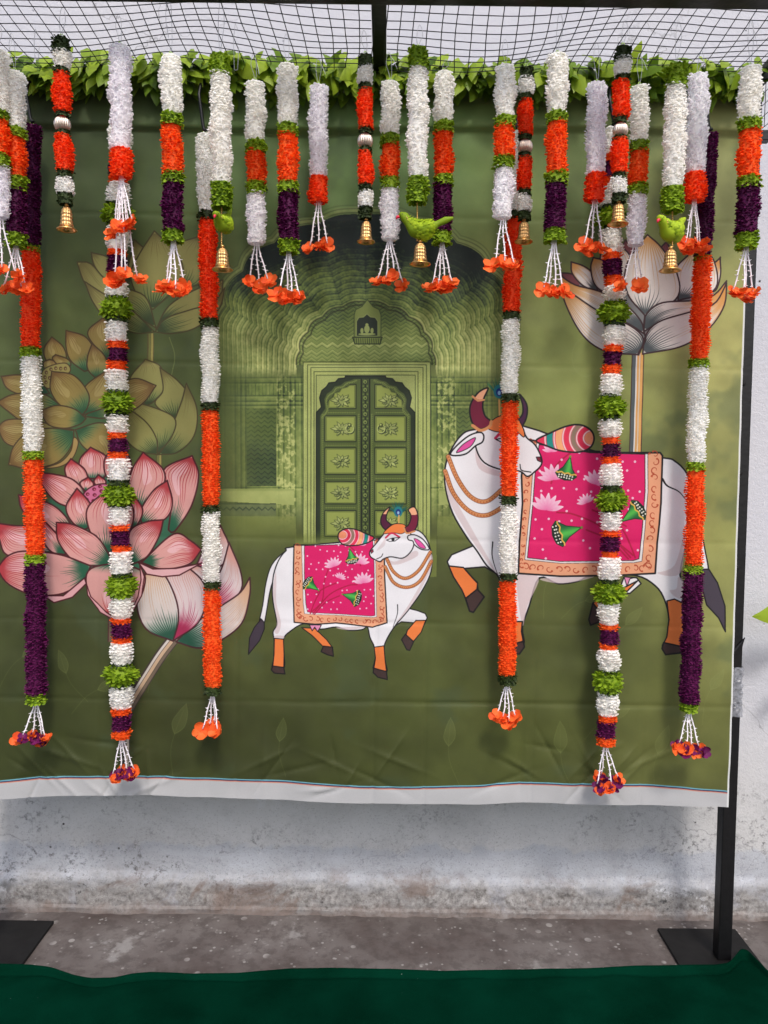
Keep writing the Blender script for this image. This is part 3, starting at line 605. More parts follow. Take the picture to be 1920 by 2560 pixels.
    for a,S in [(((1250,880),[(1330,700)],(1432,552),[(1490,700),(1440,810)]),BUP),(((1330,1020),[(1440,830),(1360,960)],(1487,662),[(1562,850),(1560,980),(1440,1075)]),BUP),
              (((1330,1000),[(1215,860),(1260,960)],(1230,800),[(1330,830),(1400,930)]),BUP),
              (((1150,1300),[(1560,985),(1440,1070),(1260,1190)],(1622,888),[(1622,1000),(1572,1180),(1440,1290),(1300,1342)]),BUD),
              (((1130,1295),[(1075,870),(1150,1030),(1162,1160)],(1200,800),[(1310,900),(1345,1010),(1290,1180)]),BUP),
              (((1130,1295),[(925,900),(900,1080),(965,1225)],(1000,840),[(1080,880),(1150,1030),(1165,1160)]),BUD)]:
        petal(TB,*a,S=S,ident=6,hn=14,hl=(.3,.6),tl=(.35,.7))
    for a in [((600,812),[(60,750),(170,718),(400,740)],(-8,830),[(60,925),(200,992),(400,995),(550,910)]),((925,790),[(1130,608),(1240,650)],(1312,708),[(1230,802),(1060,832)])]:
        petal(T,*a,S=PNK,ident=5,hn=17,hl=(.2,.45),tl=(.3,.7))
    fill(T([(290,1005),(420,1005),(560,890),(572,925),(480,1015),(360,1050)]),C(226,170,174),ow=3.2,oc=PNK['out'],ident=5)
    fill(T([(905,788),(1000,832),(1150,828),(1312,795),(1170,872),(1060,882),(960,865)]),C(228,178,182),ow=3.2,oc=PNK['out'],ident=5)
    petal(T,(770,790),[(600,830),(572,930),(630,1060)],(740,1135),[(935,850),(942,960),(880,1060)],S=PNK,ident=5,hn=11)
    fill(T([(572,925),(600,1010),(700,1110),(740,1135),(735,1150),(660,1110),(580,1000)]),C(226,170,174),ow=2.6,oc=PNK['out'],ident=5)
    fill(T([(915,800),(945,880),(930,1000),(850,1150),(838,1140),(905,1010),(925,900)]),C(226,170,174),ow=2.6,oc=PNK['out'],ident=5)
    # white lotus, right
    T=Tile(1280,560,.3858)
    stem(T([(800,840),(792,1150),(783,1500)]),31,4,(C(66,44,40),[(.07,.30,C(226,168,98)),(.30,.40,C(232,214,190)),(.40,.55,C(224,164,96)),(.55,.66,C(228,226,224)),(.66,.93,C(86,94,98))]))
    bur=dict(WHT,base=C(120,66,74),mid=C(134,72,80),tip=C(126,66,74),hb=C(100,50,60),ht=C(110,56,64))
    for a in [((480,450),[(370,400)],(298,325),[(380,335),(440,380)]),((740,330),[(680,220)],(720,115),[(800,190)]),((980,300),[(920,210)],(985,125),[(1020,220)]),((1290,430),[(1280,300)],(1338,222),[(1330,300)])]: petal(T,*a,S=bur,ident=4,hn=4)
    fill(T([(420,420),(560,330),(760,260),(1000,260),(1280,320),(1280,480),(1100,560),(860,760),(800,780),(600,560)]),C(128,130,132),smooth=5,ident=4)
    for a in [((545,450),[(380,330),(450,410)],(373,256),[(455,285),(515,340)]),((660,430),[(560,220),(570,330)],(600,120),[(740,200),(760,340)]),((640,490),[(498,300),(530,410)],(515,228),[(590,260),(680,400)]),
              ((1270,450),[(1270,300)],(1335,228),[(1338,330),(1310,430)]),((1060,505),[(1035,310),(1050,420)],(1150,190),[(1285,230),(1300,430)]),
              ((848,605),[(790,170),(722,300),(735,460)],(862,83),[(955,170),(1050,330),(1050,490)]),
              ((838,705),[(850,600),(950,522),(1160,505),(1290,470)],(1378,375),[(1330,500),(1160,575),(980,625)]),
              ((830,850),[(850,730),(940,640),(1160,572),(1300,520)],(1378,390),[(1360,540),(1255,690),(1080,800)]),
              ((840,720),[(400,405),(560,448),(720,530),(820,640)],(298,338),[(345,430),(560,582),(720,645)]),
              ((805,855),[(345,435),(560,582),(740,662),(835,750)],(318,400),[(335,520),(440,722),(590,832)])]:
        petal(T,*a,S=WHT,ident=4,hn=12,hl=(.22,.52),tl=(.35,.7))
    stroke(T([(845,600),(838,700),(848,760),(800,850)]),WHT['out'],4,smooth=6)
# ---------------------------------------------------------------- cattle
CW,CSH,CO,CP,CB=C(238,236,240),C(214,194,196),C(238,128,64),C(222,24,104),C(20,18,22)
def beads(p,col,r=4.2):
    p=crom(p,8); L=np.hypot(*np.diff(p,axis=0).T).sum(); stroke(p,C(120,62,34),2*r+2.2); stroke(p,col,2*r-.6)
    for q in resample(p,max(int(L/(r*1.7)),4)): disc(q,r,C(216,146,92)); disc(q+[.6,1.2],r*.55,C(184,104,58))
def blanket(T,outer,mid,inner,sc,flip,ident):
    o=T(outer); fill(o,C(236,168,130),ident=ident,ow=3.4*sc,oc=CB)
    m=T(mid); i=T(inner)
    # scrolls on the border band
    def closed(a,k): return resample(np.vstack([a,a[:1]]),k)
    n=int(np.hypot(*np.diff(np.vstack([o,o[:1]]),axis=0).T).sum()/(17*sc)); bo,bi=o,m
    for f in np.linspace(0,1,n,endpoint=False):
        po=closed(bo,200)[int(f*199)]; j=np.argmin(np.hypot(*(closed(bi,300)-po).T)); pi_=closed(bi,300)[j]
        c=(po+pi_)/2; r=np.hypot(*(po-pi_))*.30
        if r<1.5: continue
        th=np.linspace(0,4.6,14)+rg.rand()*6; rr=np.linspace(1,.25,14)*r
        stroke(np.stack([c[0]+rr*np.cos(th),c[1]+rr*np.sin(th)],1),C(168,62,40),2.2*sc,.8); 
        disc(c+[r*.8*math.cos(th[0]),r*.9*math.sin(th[0])],1.7*sc,C(186,80,50))
    fill(m,CB,ident=ident); c=np.mean(m,0); fill((m-c)*.993+c,C(236,230,232)); fill((i-c)*1.012+c,CB)
    pm=tp(i); fill(i,CP)
    r_=polymask(pm); x0,y0,x1,y1,mm=r_
    lo,hi=i.min(0),i.max(0); k=0
    def inside(q):
        t=tp([q])[0].astype(int); 
        return 0<=t[0]-x0<x1-x0 and 0<=t[1]-y0<y1-y0 and mm[t[1]-y0,t[0]-x0]>.9
    W,H=hi-lo
    P_=lambda a,b:np.array([lo[0]+W*(1-a if flip else a),lo[1]+H*b])
    for st in [[(.10,.95),(.25,.80),(.28,.55),(.34,.37)],[(.12,.97),(.35,.72),(.6,.60),(.75,.58)],[(.14,.98),(.3,.82),(.50,.73)],[(.08,.97),(.15,.8),(.22,.68)],[(.62,.05),(.76,.18),(.80,.33)],[(.16,.7),(.3,.62),(.45,.56)]]:
        stroke([P_(*q) for q in st],C(176,16,66),3.2*sc,smooth=6)
    for a in np.arange(.05,1,.105):
        for b in np.arange(.05,1,.085):
            q=P_(a+(.05 if k%2 else 0)+rg.uniform(-.02,.02),b+rg.uniform(-.02,.02)); k+=1
            if inside(q) and rg.rand()<.62: disc(q,2.5*sc,C(244,196,216)); 
    for a,b,s,an in [(.42,.34,.13,-1.9),(.78,.30,.14,-1.4),(.84,.56,.15,-1.7),(.50,.50,.085,-1.2),(.80,.06,.08,-1.5)]:
        c=P_(a,b); s=s*H
        for dth in (-1.25,1.25,-.85,.85,-.45,.45,0):
            d=np.array([math.cos(an+dth),math.sin(an+dth)]);
            if flip: d[0]=-d[0]
            n=np.array([-d[1],d[0]])
            fill([c,c+d*s*.45+n*s*.16,c+d*s*.8+n*s*.10,c+d*s,c+d*s*.8-n*s*.10,c+d*s*.45-n*s*.16],lambda u,v,c=c,s=s:(lambda q:C(250,240,246)*(1-q)+C(236,120,172)*q)(np.clip(1-np.hypot(u-c[0],v-c[1])/s,0,1)[...,None]),.92,smooth=4)
    for a,b,an,s in [(.64,.10,1.35,.20),(.20,.66,3.75,.22),(.54,.71,.28,.25)]:
        c=P_(a,b); s=s*H; d=np.array([math.cos(an),math.sin(an)]); 
        if flip: d[0]=-d[0]
        n=np.array([-d[1],d[0]])
        cone=[c,c+d*s*.5+n*s*.20,c+d*s*.80+n*s*.46,c+d*s*.98+n*s*.30,c+d*s*1.04,c+d*s*.98-n*s*.30,c+d*s*.80-n*s*.46,c+d*s*.5-n*s*.20]
        fill(cone,lambda u,v,c=c,n=n,s=s:(lambda q:C(22,96,52)*(1-q)+C(84,190,78)*q)(np.exp(-(((u-c[0])*n[0]+(v-c[1])*n[1]+s*.05)/(s*.16))**2)[...,None]),ow=1.6*sc,oc=C(20,50,30))
        rim=[c+d*s*(.74+.03*math.sin(q*9))+n*s*.42*q for q in np.linspace(-1,1,13)]
        fill(rim+[c+d*s*.98+n*s*.30,c+d*s*1.04,c+d*s*.98-n*s*.30],C(20,36,28)); stroke(rim,C(226,182,84),3*sc)
        for q in np.linspace(-.8,.8,6): 
            for w_ in (.84,.93): disc(c+d*s*(w_+rg.uniform(-.02,.02))+n*s*.36*q,1.8*sc,C(236,236,220))
        disc(c,2.6*sc,C(120,150,60))
def hump(T,pts,ctr,tip,ident,sc,sgn):
    p=crom(T(pts),6,True); fill(p,C(226,48,84),ident=ident)
    c,t=T(ctr)[0],T(tip)[0]; R=np.hypot(*(t-c)); t_=tp(p); r=polymask(t_); x0,y0,x1,y1,m=r
    u,v=U[y0:y1,x0:x1],V[y0:y1,x0:x1]; d=np.hypot(u-t[0],(v-t[1])*1.1)/R/.62
    cols=[(0,.22,C(240,150,110)),(.26,.42,C(214,40,76)),(.46,.62,C(146,122,104)),(.66,.82,C(226,48,84)),(.86,1.06,C(244,172,120)),(1.12,1.32,C(18,140,130))]
    for a,b,cc in cols:
        k=m*sstep(a,a+.02,d)*(1-sstep(b-.02,b,d)); comp((x0,y0,x1,y1),k,cc)
    for a in (.24,.44,.64,.84,1.09,1.35): comp((x0,y0,x1,y1),m*np.exp(-((d-a)/.022)**2),C(244,232,226))
    stroke(np.vstack([p,p[:1]]),CB,3.2*sc)
def horn(T,p,sp,sc,ident,dark=C(116,20,54)):
    q=crom(T(p),6,True); ys=T([(0,sp)])[0][1]
    fill(q,lambda u,v:np.where((v>ys)[...,None],dark,C(244,176,136)),ident=ident)
    stroke(np.vstack([q,q[:1]]),CB,3*sc)
def feather(c,r,ident):
    for k in range(40):
        a=rg.uniform(-2.6,-.5); d=np.array([math.cos(a),math.sin(a)*1.2]); stroke([c,c+d*r*(.7+.5*rg.rand())],C(10,70+rg.randint(40),72+rg.randint(30)),2.2,.6)
    disc(c-[0,r*.35],r*.42,C(30,120,130),r*.5); disc(c-[0,r*.3],r*.24,C(20,40,120),r*.3); disc(c-[0,r*.25],r*.12,C(150,190,220),r*.16)
def sock(T,p,ident,sc): fill(T(p),CO,ident=ident,ow=2.6*sc,oc=CB)
def hoof(T,p,ident,sc): fill(T(p),C(66,48,46),ident=ident,ow=3*sc,oc=CB)
def shade(T,p,a=.75): fill(T(p),CSH,a,smooth=5)
def calf():
    T=Tile(580,1180,.3255); s=.85; I=9
    # tail
    fill(T([(480,590),(400,615),(310,710),(265,850),(240,1020),(215,1145),(250,1155),(272,1050),(292,930),(325,820),(390,740),(475,680)]),CW,ident=I,ow=2.8*s,oc=CB,smooth=4)
    fill(T([(215,1140),(225,1120),(252,1150),(252,1200),(215,1290),(130,1395),(138,1270),(175,1190)]),C(64,54,66),ident=I,ow=2.6*s,oc=CB)
    # far legs
    sock(T,[(540,1185),(640,1190),(730,1275),(775,1335),(705,1330),(620,1245)],I,s); hoof(T,[(705,1325),(775,1332),(782,1402),(740,1392),(688,1368)],I,s)
    fill(T([(1340,1035),(1420,1055),(1480,1078),(1496,1110),(1480,1150),(1440,1230),(1390,1290),(1335,1235),(1345,1205),(1405,1150),(1300,1140),(1235,1180)]),CW,ident=I,ow=3*s,oc=CB)
    sock(T,[(1410,1130),(1485,1130),(1450,1220),(1390,1290),(1335,1240),(1345,1205)],I,s); hoof(T,[(1330,1235),(1392,1292),(1362,1357),(1340,1352),(1300,1275)],I,s)
    body=[(480,570),(420,600),(365,670),(325,780),(314,900),(322,1010),(345,1120),(350,1170),(320,1220),(328,1290),(326,1420),(316,1500),(402,1500),(405,1390),(398,1280),(450,1215),(560,1155),(680,1195),(800,1180),(900,1205),(1000,1200),(1040,1180),(1060,1260),(1092,1330),(1100,1420),(1088,1510),(1186,1525),(1176,1440),(1168,1330),(1200,1250),(1255,1165),(1340,1065),(1440,930),(1515,790),(1532,680),(1518,580),(1470,480),(1380,440),(1150,500)]
    fill(T(body),CW,ident=I,ow=3.2*s,oc=CB,smooth=4)
    for q in ([(340,760),(318,930),(350,1140),(330,1220),(360,1230),(380,1150),(345,1000),(345,850)],[(1520,620),(1530,720),(1400,980),(1260,1150),(1360,1000),(1470,800)],[(1180,660),(1260,680),(1400,600),(1420,640),(1290,700),(1200,700)],[(800,1185),(900,1203),(1030,1180),(900,1180)],[(330,1270),(400,1270),(400,1250),(340,1250)]): shade(T,q)
    fill(T([(600,1165),(620,1210),(640,1180),(660,1215),(680,1185),(690,1165)]),C(226,140,180),ow=2*s,oc=CB)
    sock(T,[(330,1270),(400,1275),(405,1390),(402,1490),(318,1488),(328,1390)],I,s); hoof(T,[(318,1480),(402,1490),(412,1540),(330,1535),(306,1510)],I,s)
    sock(T,[(1092,1335),(1166,1322),(1176,1440),(1186,1522),(1090,1500),(1102,1420)],I,s); hoof(T,[(1088,1495),(1186,1520),(1192,1582),(1120,1565),(1084,1530)],I,s)
    stroke(T([(1270,1010),(1268,1080),(1235,1180)]),CB,2.6*s,1,smooth=5)
    hump(T,[(1090,500),(1030,470),(960,440),(890,430),(830,455),(818,500),(845,545),(900,560),(980,555),(1050,535)],(1090,510),(850,480),I,s,1)
    blanket(T,[(480,556),(620,556),(830,548),(1000,545),(1150,505),(1168,620),(1172,800),(1190,1148),(1080,1182),(900,1160),(800,1150),(640,1160),(482,1145),(474,900)],
      [(538,560),(1095,520),(1105,700),(1108,900),(1112,1105),(1080,1108),(830,1092),(600,1085),(560,1080),(550,1000),(545,800)],
      [(562,563),(830,555),(1080,525),(1090,700),(1092,900),(1096,1092),(1070,1096),(830,1080),(620,1072),(585,1066),(572,1000),(562,800)],s,False,10)
    hump(T,[(1090,500),(1030,470),(960,440),(890,430),(830,455),(818,500),(845,545),(900,560),(980,555),(1050,535)],(1090,510),(850,480),I,s,1)
    beads(T([(1185,655),(1240,760),(1330,810),(1430,750),(1520,610)]),C(196,118,66),3.0); beads(T([(1175,720),(1240,840),(1340,878),(1440,830),(1528,680)]),C(196,118,66),3.0)
    feather(T([(1275,330)])[0],26,I); stroke(T([(1280,330),(1278,400)]),C(230,170,100),3)
    horn(T,[(1212,266),(1165,305),(1142,360),(1150,410),(1185,440),(1220,405),(1185,365),(1190,315)],320,s,I,C(84,22,56))
    head=[(1165,470),(1110,540),(1062,600),(1062,640),(1095,665),(1135,682),(1165,660),(1220,645),(1310,655),(1375,600),(1395,530),(1370,470),(1320,405),(1250,395),(1200,420)]
    fill(T(head),CW,ident=I,ow=3*s,oc=CB,smooth=4)
    fill(T([(1162,470),(1200,425),(1250,395),(1320,400),(1338,440),(1300,470),(1235,462)]),CO,ow=1.6*s,oc=CB,smooth=4)
    shade(T,[(1180,500),(1170,560),(1110,600),(1150,540)],.6)
    stroke(T([(1180,500),(1225,465),(1285,495)]),C(214,40,80),5*s,smooth=6)
    fill(T([(1185,518),(1230,503),(1288,498),(1250,525),(1210,528)]),C(244,244,246),ow=2*s,oc=CB); disc(T([(1235,513)])[0],4,CB)
    fill(T([(1066,600),(1082,588),(1086,606),(1070,620)]),C(150,40,70),ow=1.4*s,oc=CB); stroke(T([(1110,662),(1145,645),(1158,622)]),CB,2*s,smooth=5)
    horn(T,[(1400,268),(1426,340),(1412,425),(1360,465),(1322,430),(1350,405),(1368,365),(1370,325),(1352,285)],325,s,I)
    stroke(T([(1318,425),(1340,465),(1400,450)]),C(216,146,92),5*s,smooth=5)
    fill(T([(1350,485),(1400,478),(1460,510),(1500,560),(1508,592),(1450,588),(1400,555),(1385,525),(1352,515)]),CW,ident=I,ow=3*s,oc=CB,smooth=4)
    fill(T([(1395,508),(1440,525),(1485,580),(1435,570)]),C(226,80,160),ow=1.4*s,oc=CB,smooth=4)
def cow():
    T=Tile(1060,920,.4822); s=1.25; I=11
    fill(T([(1222,560),(1290,600),(1360,680),(1420,820),(1450,960),(1462,1045),(1432,1050),(1415,950),(1390,840),(1335,720),(1280,640),(1225,600)]),CW,ident=I,ow=2.6*s,oc=CB,smooth=4)
    fill(T([(1432,1040),(1465,1040),(1510,1110),(1548,1230),(1550,1362),(1515,1290),(1455,1225),(1430,1130)]),C(72,64,76),ident=I,ow=2.4*s,oc=CB)
    # raised foreleg, far hind leg
    fill(T([(285,905),(200,940),(140,965),(117,1000),(150,1080),(195,1145),(212,1192),(275,1140),(272,1108),(248,1085),(205,1035),(310,1027),(400,1080)]),CW,ident=I,ow=2.8*s,oc=CB)
    sock(T,[(125,1022),(200,1030),(248,1085),(274,1112),(270,1145),(212,1190),(192,1145),(150,1080)],I,s); hoof(T,[(212,1190),(272,1142),(308,1182),(252,1262),(232,1255)],I,s)
    fill(T([(1030,1080),(1095,1085),(1118,1115),(1060,1165),(1000,1160)]),CW,ident=I,ow=2.6*s,oc=CB)
    sock(T,[(1100,1100),(1040,1160),(930,1250),(880,1260),(870,1215),(900,1185),(960,1170)],I,s); hoof(T,[(868,1215),(905,1260),(930,1300),(858,1330),(848,1300)],I,s)
    body=[(262,320),(190,350),(135,430),(106,520),(108,620),(145,750),(215,870),(270,945),(320,1020),(385,1085),(400,1200),(425,1300),(448,1380),(440,1445),(512,1430),(505,1340),(540,1230),(592,1085),(690,1115),(790,1102),(870,1072),(1085,1072),(1190,1125),(1240,1200),(1262,1300),(1250,1400),(1232,1440),(1330,1450),(1338,1380),(1332,1210),(1345,1120),(1318,1070),(1350,900),(1378,760),(1382,640),(1350,545),(1290,485),(1222,466),(900,440),(500,300)]
    fill(T(body),CW,ident=I,ow=3*s,oc=CB,smooth=4)
    for q in ([(110,540),(125,680),(230,870),(370,1060),(260,860),(160,680)],[(262,420),(300,495),(390,535),(480,545),(380,560),(280,520)],[(1310,1080),(1345,1120),(1330,1190),(1290,1180),(1265,1150),(1300,1140)],[(600,1088),(690,1113),(800,1100),(870,1074)],[(1340,850),(1320,1060),(1200,1060),(1290,1020)],[(480,1080),(590,1085),(530,1230),(505,1330)]): shade(T,q)
    stroke(T([(352,900),(350,980),(385,1090)]),CB,2.6*s,1,smooth=5); stroke(T([(1225,575),(1250,610),(1310,640),(1352,690)]),CB,4*s,1,smooth=5)
    fill(T([(1030,1080),(1045,1130),(1060,1090),(1080,1085)]),C(226,140,180),ow=2,oc=CB)
    sock(T,[(438,1310),(505,1310),(500,1360),(512,1425),(440,1440),(450,1380)],I,s); hoof(T,[(438,1432),(510,1412),(516,1442),(490,1478),(445,1475)],I,s)
    sock(T,[(1252,1205),(1290,1195),(1332,1215),(1338,1380),(1330,1440),(1235,1425),(1252,1390),(1262,1300)],I,s); hoof(T,[(1235,1420),(1330,1440),(1336,1470),(1245,1482),(1226,1450)],I,s)
    HP=[(575,378),(640,342),(730,304),(800,297),(855,325),(872,370),(850,415),(790,437),(700,430),(630,405)]
    blanket(T,[(520,370),(580,380),(640,410),(850,432),(1000,440),(1212,440),(1224,456),(1218,700),(1200,900),(1190,1062),(1000,1072),(700,1076),(485,1062),(490,900),(505,700),(500,560)],
      [(578,385),(850,437),(1150,445),(1152,640),(1135,850),(1122,1000),(1080,1008),(700,1010),(516,992),(525,900),(545,700),(555,560)],
      [(592,400),(850,442),(1132,450),(1134,640),(1118,850),(1104,985),(1075,994),(700,998),(532,980),(540,900),(560,700),(570,560)],s,True,12)
    hump(T,HP,(575,380),(860,365),I,s,-1)
    beads(T([(122,460),(170,575),(240,668),(320,690),(410,620)]),C(206,126,74),4.4); beads(T([(106,535),(150,650),(230,740),(320,762),(420,710)]),C(206,126,74),4.4)
    feather(T([(385,150)])[0],34,I); stroke(T([(385,170),(388,260)]),C(230,170,100),4.5)
    horn(T,[(490,140),(526,190),(526,255),(500,305),(480,280),(505,240),(505,190)],150,s,I,C(70,28,66))
    head=[(262,340),(330,310),(400,262),(470,262),(505,310),(525,360),(570,400),(602,465),(600,505),(565,540),(530,562),(490,535),(400,528),(310,492),(268,425)]
    fill(T(head),CW,ident=I,ow=2.8*s,oc=CB,smooth=4)
    fill(T([(320,300),(390,250),(470,256),(510,320),(512,360),(470,330),(400,335),(345,325)]),CO,ow=1.6*s,oc=CB,smooth=4)
    stroke(T([(365,365),(395,340),(440,365)]),C(206,40,84),5*s,smooth=6); fill(T([(368,372),(410,362),(450,375),(410,392)]),C(244,244,246),ow=2*s,oc=CB); disc(T([(412,376)])[0],5,CB)
    fill(T([(575,462),(596,462),(604,490),(582,480)]),C(120,30,50),ow=1.4*s,oc=CB); stroke(T([(492,500),(500,530),(548,540)]),CB,2*s,smooth=5)
    horn(T,[(327,108),(280,128),(240,185),(234,240),(252,295),(290,318),(335,300),(338,275),(312,250),(300,205),(306,160)],165,s,I)
    stroke(T([(248,300),(290,325),(335,305),(344,280)]),C(216,146,92),6*s,smooth=5); stroke(T([(248,150),(275,172),(306,168)]),C(220,150,100),4*s)
    fill(T([(305,352),(285,335),(230,352),(170,400),(134,445),(160,455),(215,445),(262,405),(298,385)]),CW,ident=I,ow=2.8*s,oc=CB,smooth=4)
    fill(T([(165,440),(200,396),(262,362),(235,410)]),C(226,80,160),ow=1.4*s,oc=CB,smooth=4)
def hem():
    # blue, navy and orange printed line above the blank margin; white selvedge at the right
    xs=np.array([-250,0,100,230,400,560,760,900,1000,1100,1280,1450,1550,1700,1811,1900]); ys=np.array([1958,1950,1940,1934,1936,1942,1950,1960,1962,1960,1956,1956,1955,1962,1972,1976])
    yb=np.interp(U,xs,ys)
    def band(a,b,c): 
        k=(sstep(a-.7,a+.7,V-yb)*(1-sstep(b-.7,b+.7,V-yb)))[...,None]; IMG[:]=IMG*(1-k)+c*k
    band(0,400,C(192,192,194)); band(-1,1.6,C(120,190,210)); band(1.6,4.2,C(40,44,84)); band(4.2,6.4,C(214,128,104))
    IDM[V>yb]=0
    k=sstep(.956,.9585,_gx)[...,None]; IMG[:]=IMG*(1-k)+C(228,230,230)*k
def paint_cloth():
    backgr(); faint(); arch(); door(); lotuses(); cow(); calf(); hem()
    weave=(np.random.RandomState(2).rand(TH,TW)-.5)*.035
    IMG[:]=np.clip(IMG*(1+weave)[...,None],0,1)

# ================================================================ printed cloth backdrop
paint_cloth()
im=bpy.data.images.new('cloth_print',TW,TH,alpha=False); px=np.ones((TH,TW,4),np.float32); px[...,:3]=IMG[::-1]; im.pixels.foreach_set(px.ravel()); im.update(); im.pack()
def cloth_mat():
    m,nt,b=nmat('printed_cloth'); t=N(nt,'TexImage'); t.image=im; t.extension='EXTEND'; t.interpolation='Linear'; L=nt.links
    uv=N(nt,'UVMap'); uv.uv_map='UVMap'; L.new(uv.outputs[0],t.inputs[0]); L.new(mixrgb(nt,1.0,t.outputs[0],(.69,.69,.69),'MULTIPLY'),b.inputs['Base Color'])
    b.inputs['Roughness'].default_value=.62; b.inputs['Specular IOR Level'].default_value=.25; b.inputs['Sheen Weight'].default_value=.05
    w=N(nt,'TexNoise',Scale=420.,Detail=2.); tc=N(nt,'TexCoord'); L.new(tc.outputs['Object'],w.inputs['Vector']); bp=N(nt,'Bump',Strength=.12,Distance=.001); L.new(w.outputs[0],bp.inputs['Height']); L.new(bp.outputs[0],b.inputs['Normal']); return m
cx=np.linspace(PX0+.06,.9625,380); nzv=350; ct=np.linspace(0,1,nzv)
hx=plane_pts([(-240,2002),(0,1996),(120,1988),(230,1982),(400,1984),(560,1990),(760,1998),(900,2003),(1080,2004),(1280,2006),(1500,2007),(1700,2009),(1811,2012),(1860,2013)],0)
zbot=np.interp(cx,hx[:,0],hx[:,2]); ztop=2.392
X=np.repeat(cx[None],nzv,0); Z=zbot[None]*(1-ct[:,None])+ztop*ct[:,None]
Yc=np.zeros_like(X)
Yc+=.020*vn(X*2.1,Z*.55,11)*np.clip((2.35-Z)*1.2,0,1)+.010*vn(X*5.2,Z*1.1,12)                 # slow hang of the cloth
low=np.clip((.95-Z)/.5,0,1); Yc+=low*(.016*vn(X*7.5,Z*1.6,13)+.007*vn(X*15,Z*4,14))            # wrinkles gathering near the hem
Yc+=.0035*vn(X*11+Z*6,Z*17,15)+.0016*vn(X*31,Z*24,16)
for zc,am in ((1.66,.0024),(1.19,.002),(.74,.003),(2.05,.002),(.96,.002)):                    # fold creases from storage
    Yc+=am*np.exp(-np.abs(Z-zc-.004*vn(X*4,X*0,17))/.004)*(.4+1.2*np.clip(vn(X*3,Z*0+zc*7,18)+.5,0,1))
for xc,am in ((-.78,.0022),(-.40,.002),(-.02,.0036),(.12,.0026),(.42,.0022),(.72,.002)):
    Yc+=am*np.exp(-np.abs(X-xc-.004*vn(Z*4,Z*0,19))/.004)*(.3+1.2*np.clip(vn(X*0+xc*9,Z*3,20)+.5,0,1))*np.clip((1.5-Z)*1.3+.25,.1,1)
for k in range(44):                                                                               # short pulled wrinkles along the hem
    x0,z0=R.uniform(-1,.9),R.uniform(.47,.62); a=R.uniform(-.9,.9)+math.pi/2*(R.rand()<.3); L_=R.uniform(.03,.09)
    u=(X-x0)*math.cos(a)+(Z-z0)*math.sin(a); w=-(X-x0)*math.sin(a)+(Z-z0)*math.cos(a); Yc+=R.choice([-1,1])*.0045*np.exp(-np.abs(w)/.006)*np.exp(-(u/L_)**2)
pz=2.268+.006*np.sin(X*3)+.004*vn(X*4,X*0,21)                                                    # pocket sewn for the back bar
Yc-=.015*np.clip((Z-pz)/.012,0,1)*np.clip(1.25-(Z-pz)/.09,0,1)
dr=np.clip((Z-2.10)/.18,0,1)*(Z<=pz); Yc+=dr*.010*vn(X*5+Z*9,Z*13,22)
Yc-=.012
dx_=np.gradient(Yc,axis=1)/np.gradient(X,axis=1); dz_=np.gradient(Yc,axis=0)/np.gradient(Z,axis=0)
nrm=np.stack([dx_,-np.ones_like(X),dz_],-1); nrm/=np.linalg.norm(nrm,axis=-1,keepdims=True)
V3=np.stack([X,Yc,Z],-1).reshape(-1,3); NR=nrm.reshape(-1,3); UVs=np.stack([(X-PX0)/(PX1-PX0),(Z-PZ0)/(PZ1-PZ0)],-1).reshape(-1,2)
Q=grid(len(cx),nzv); fc=V3[Q].mean(1); ii=np.clip(((PZ1-fc[:,2])*RES).astype(int),0,TH-1); jj=np.clip(((fc[:,0]-PX0)*RES).astype(int),0,TW-1); FID=IDM[ii,jj]
bd=empty('backdrop',(0,0,.45)); tag(bd,'large green printed cloth backdrop with cows, lotuses and an arched doorway','backdrop')
cm=cloth_mat()
def cloth_part(name,ident,parent,label=None):
    q=Q[FID==ident]; idx,inv=np.unique(q,return_inverse=True); q=inv.reshape(q.shape)
    me=mesh(name,V3[idx],q,cm,True); uvl=me.uv_layers.new(name='UVMap'); uvl.data.foreach_set('uv',UVs[idx][q].astype(np.float32).ravel())
    me.normals_split_custom_set_from_vertices([tuple(t) for t in NR[idx]])
    o=link(name,me,None); o.parent=parent
    o.matrix_parent_inverse=Matrix.Translation(bd.location).inverted() if parent is bd else Matrix()
    if label: o['label']=label
    return o
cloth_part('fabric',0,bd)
for i,nm,lb in ((1,'lotus_print','pale olive lotus print at the upper left'),(2,'lotus_bud_print','olive lotus bud print'),(3,'lotus_print','brown lotus print with seed pod'),(4,'lotus_print','large white lotus print with orange tips'),(5,'lotus_print','pink lotus print'),(6,'lotus_bud_print','white and pink lotus bud print')):
    cloth_part(nm,i,bd,lb)
ar=cloth_part('archway_print',7,bd,'scalloped green archway print'); cloth_part('door_print',8,ar,'carved double door print')
ca=cloth_part('calf_print',9,bd,'small white walking cow print'); cloth_part('blanket_print',10,ca,'pink blanket print with lotus flowers')
co=cloth_part('cow_print',11,bd,'large white walking cow print'); cloth_part('blanket_print',12,co,'pink blanket print with lotus flowers')
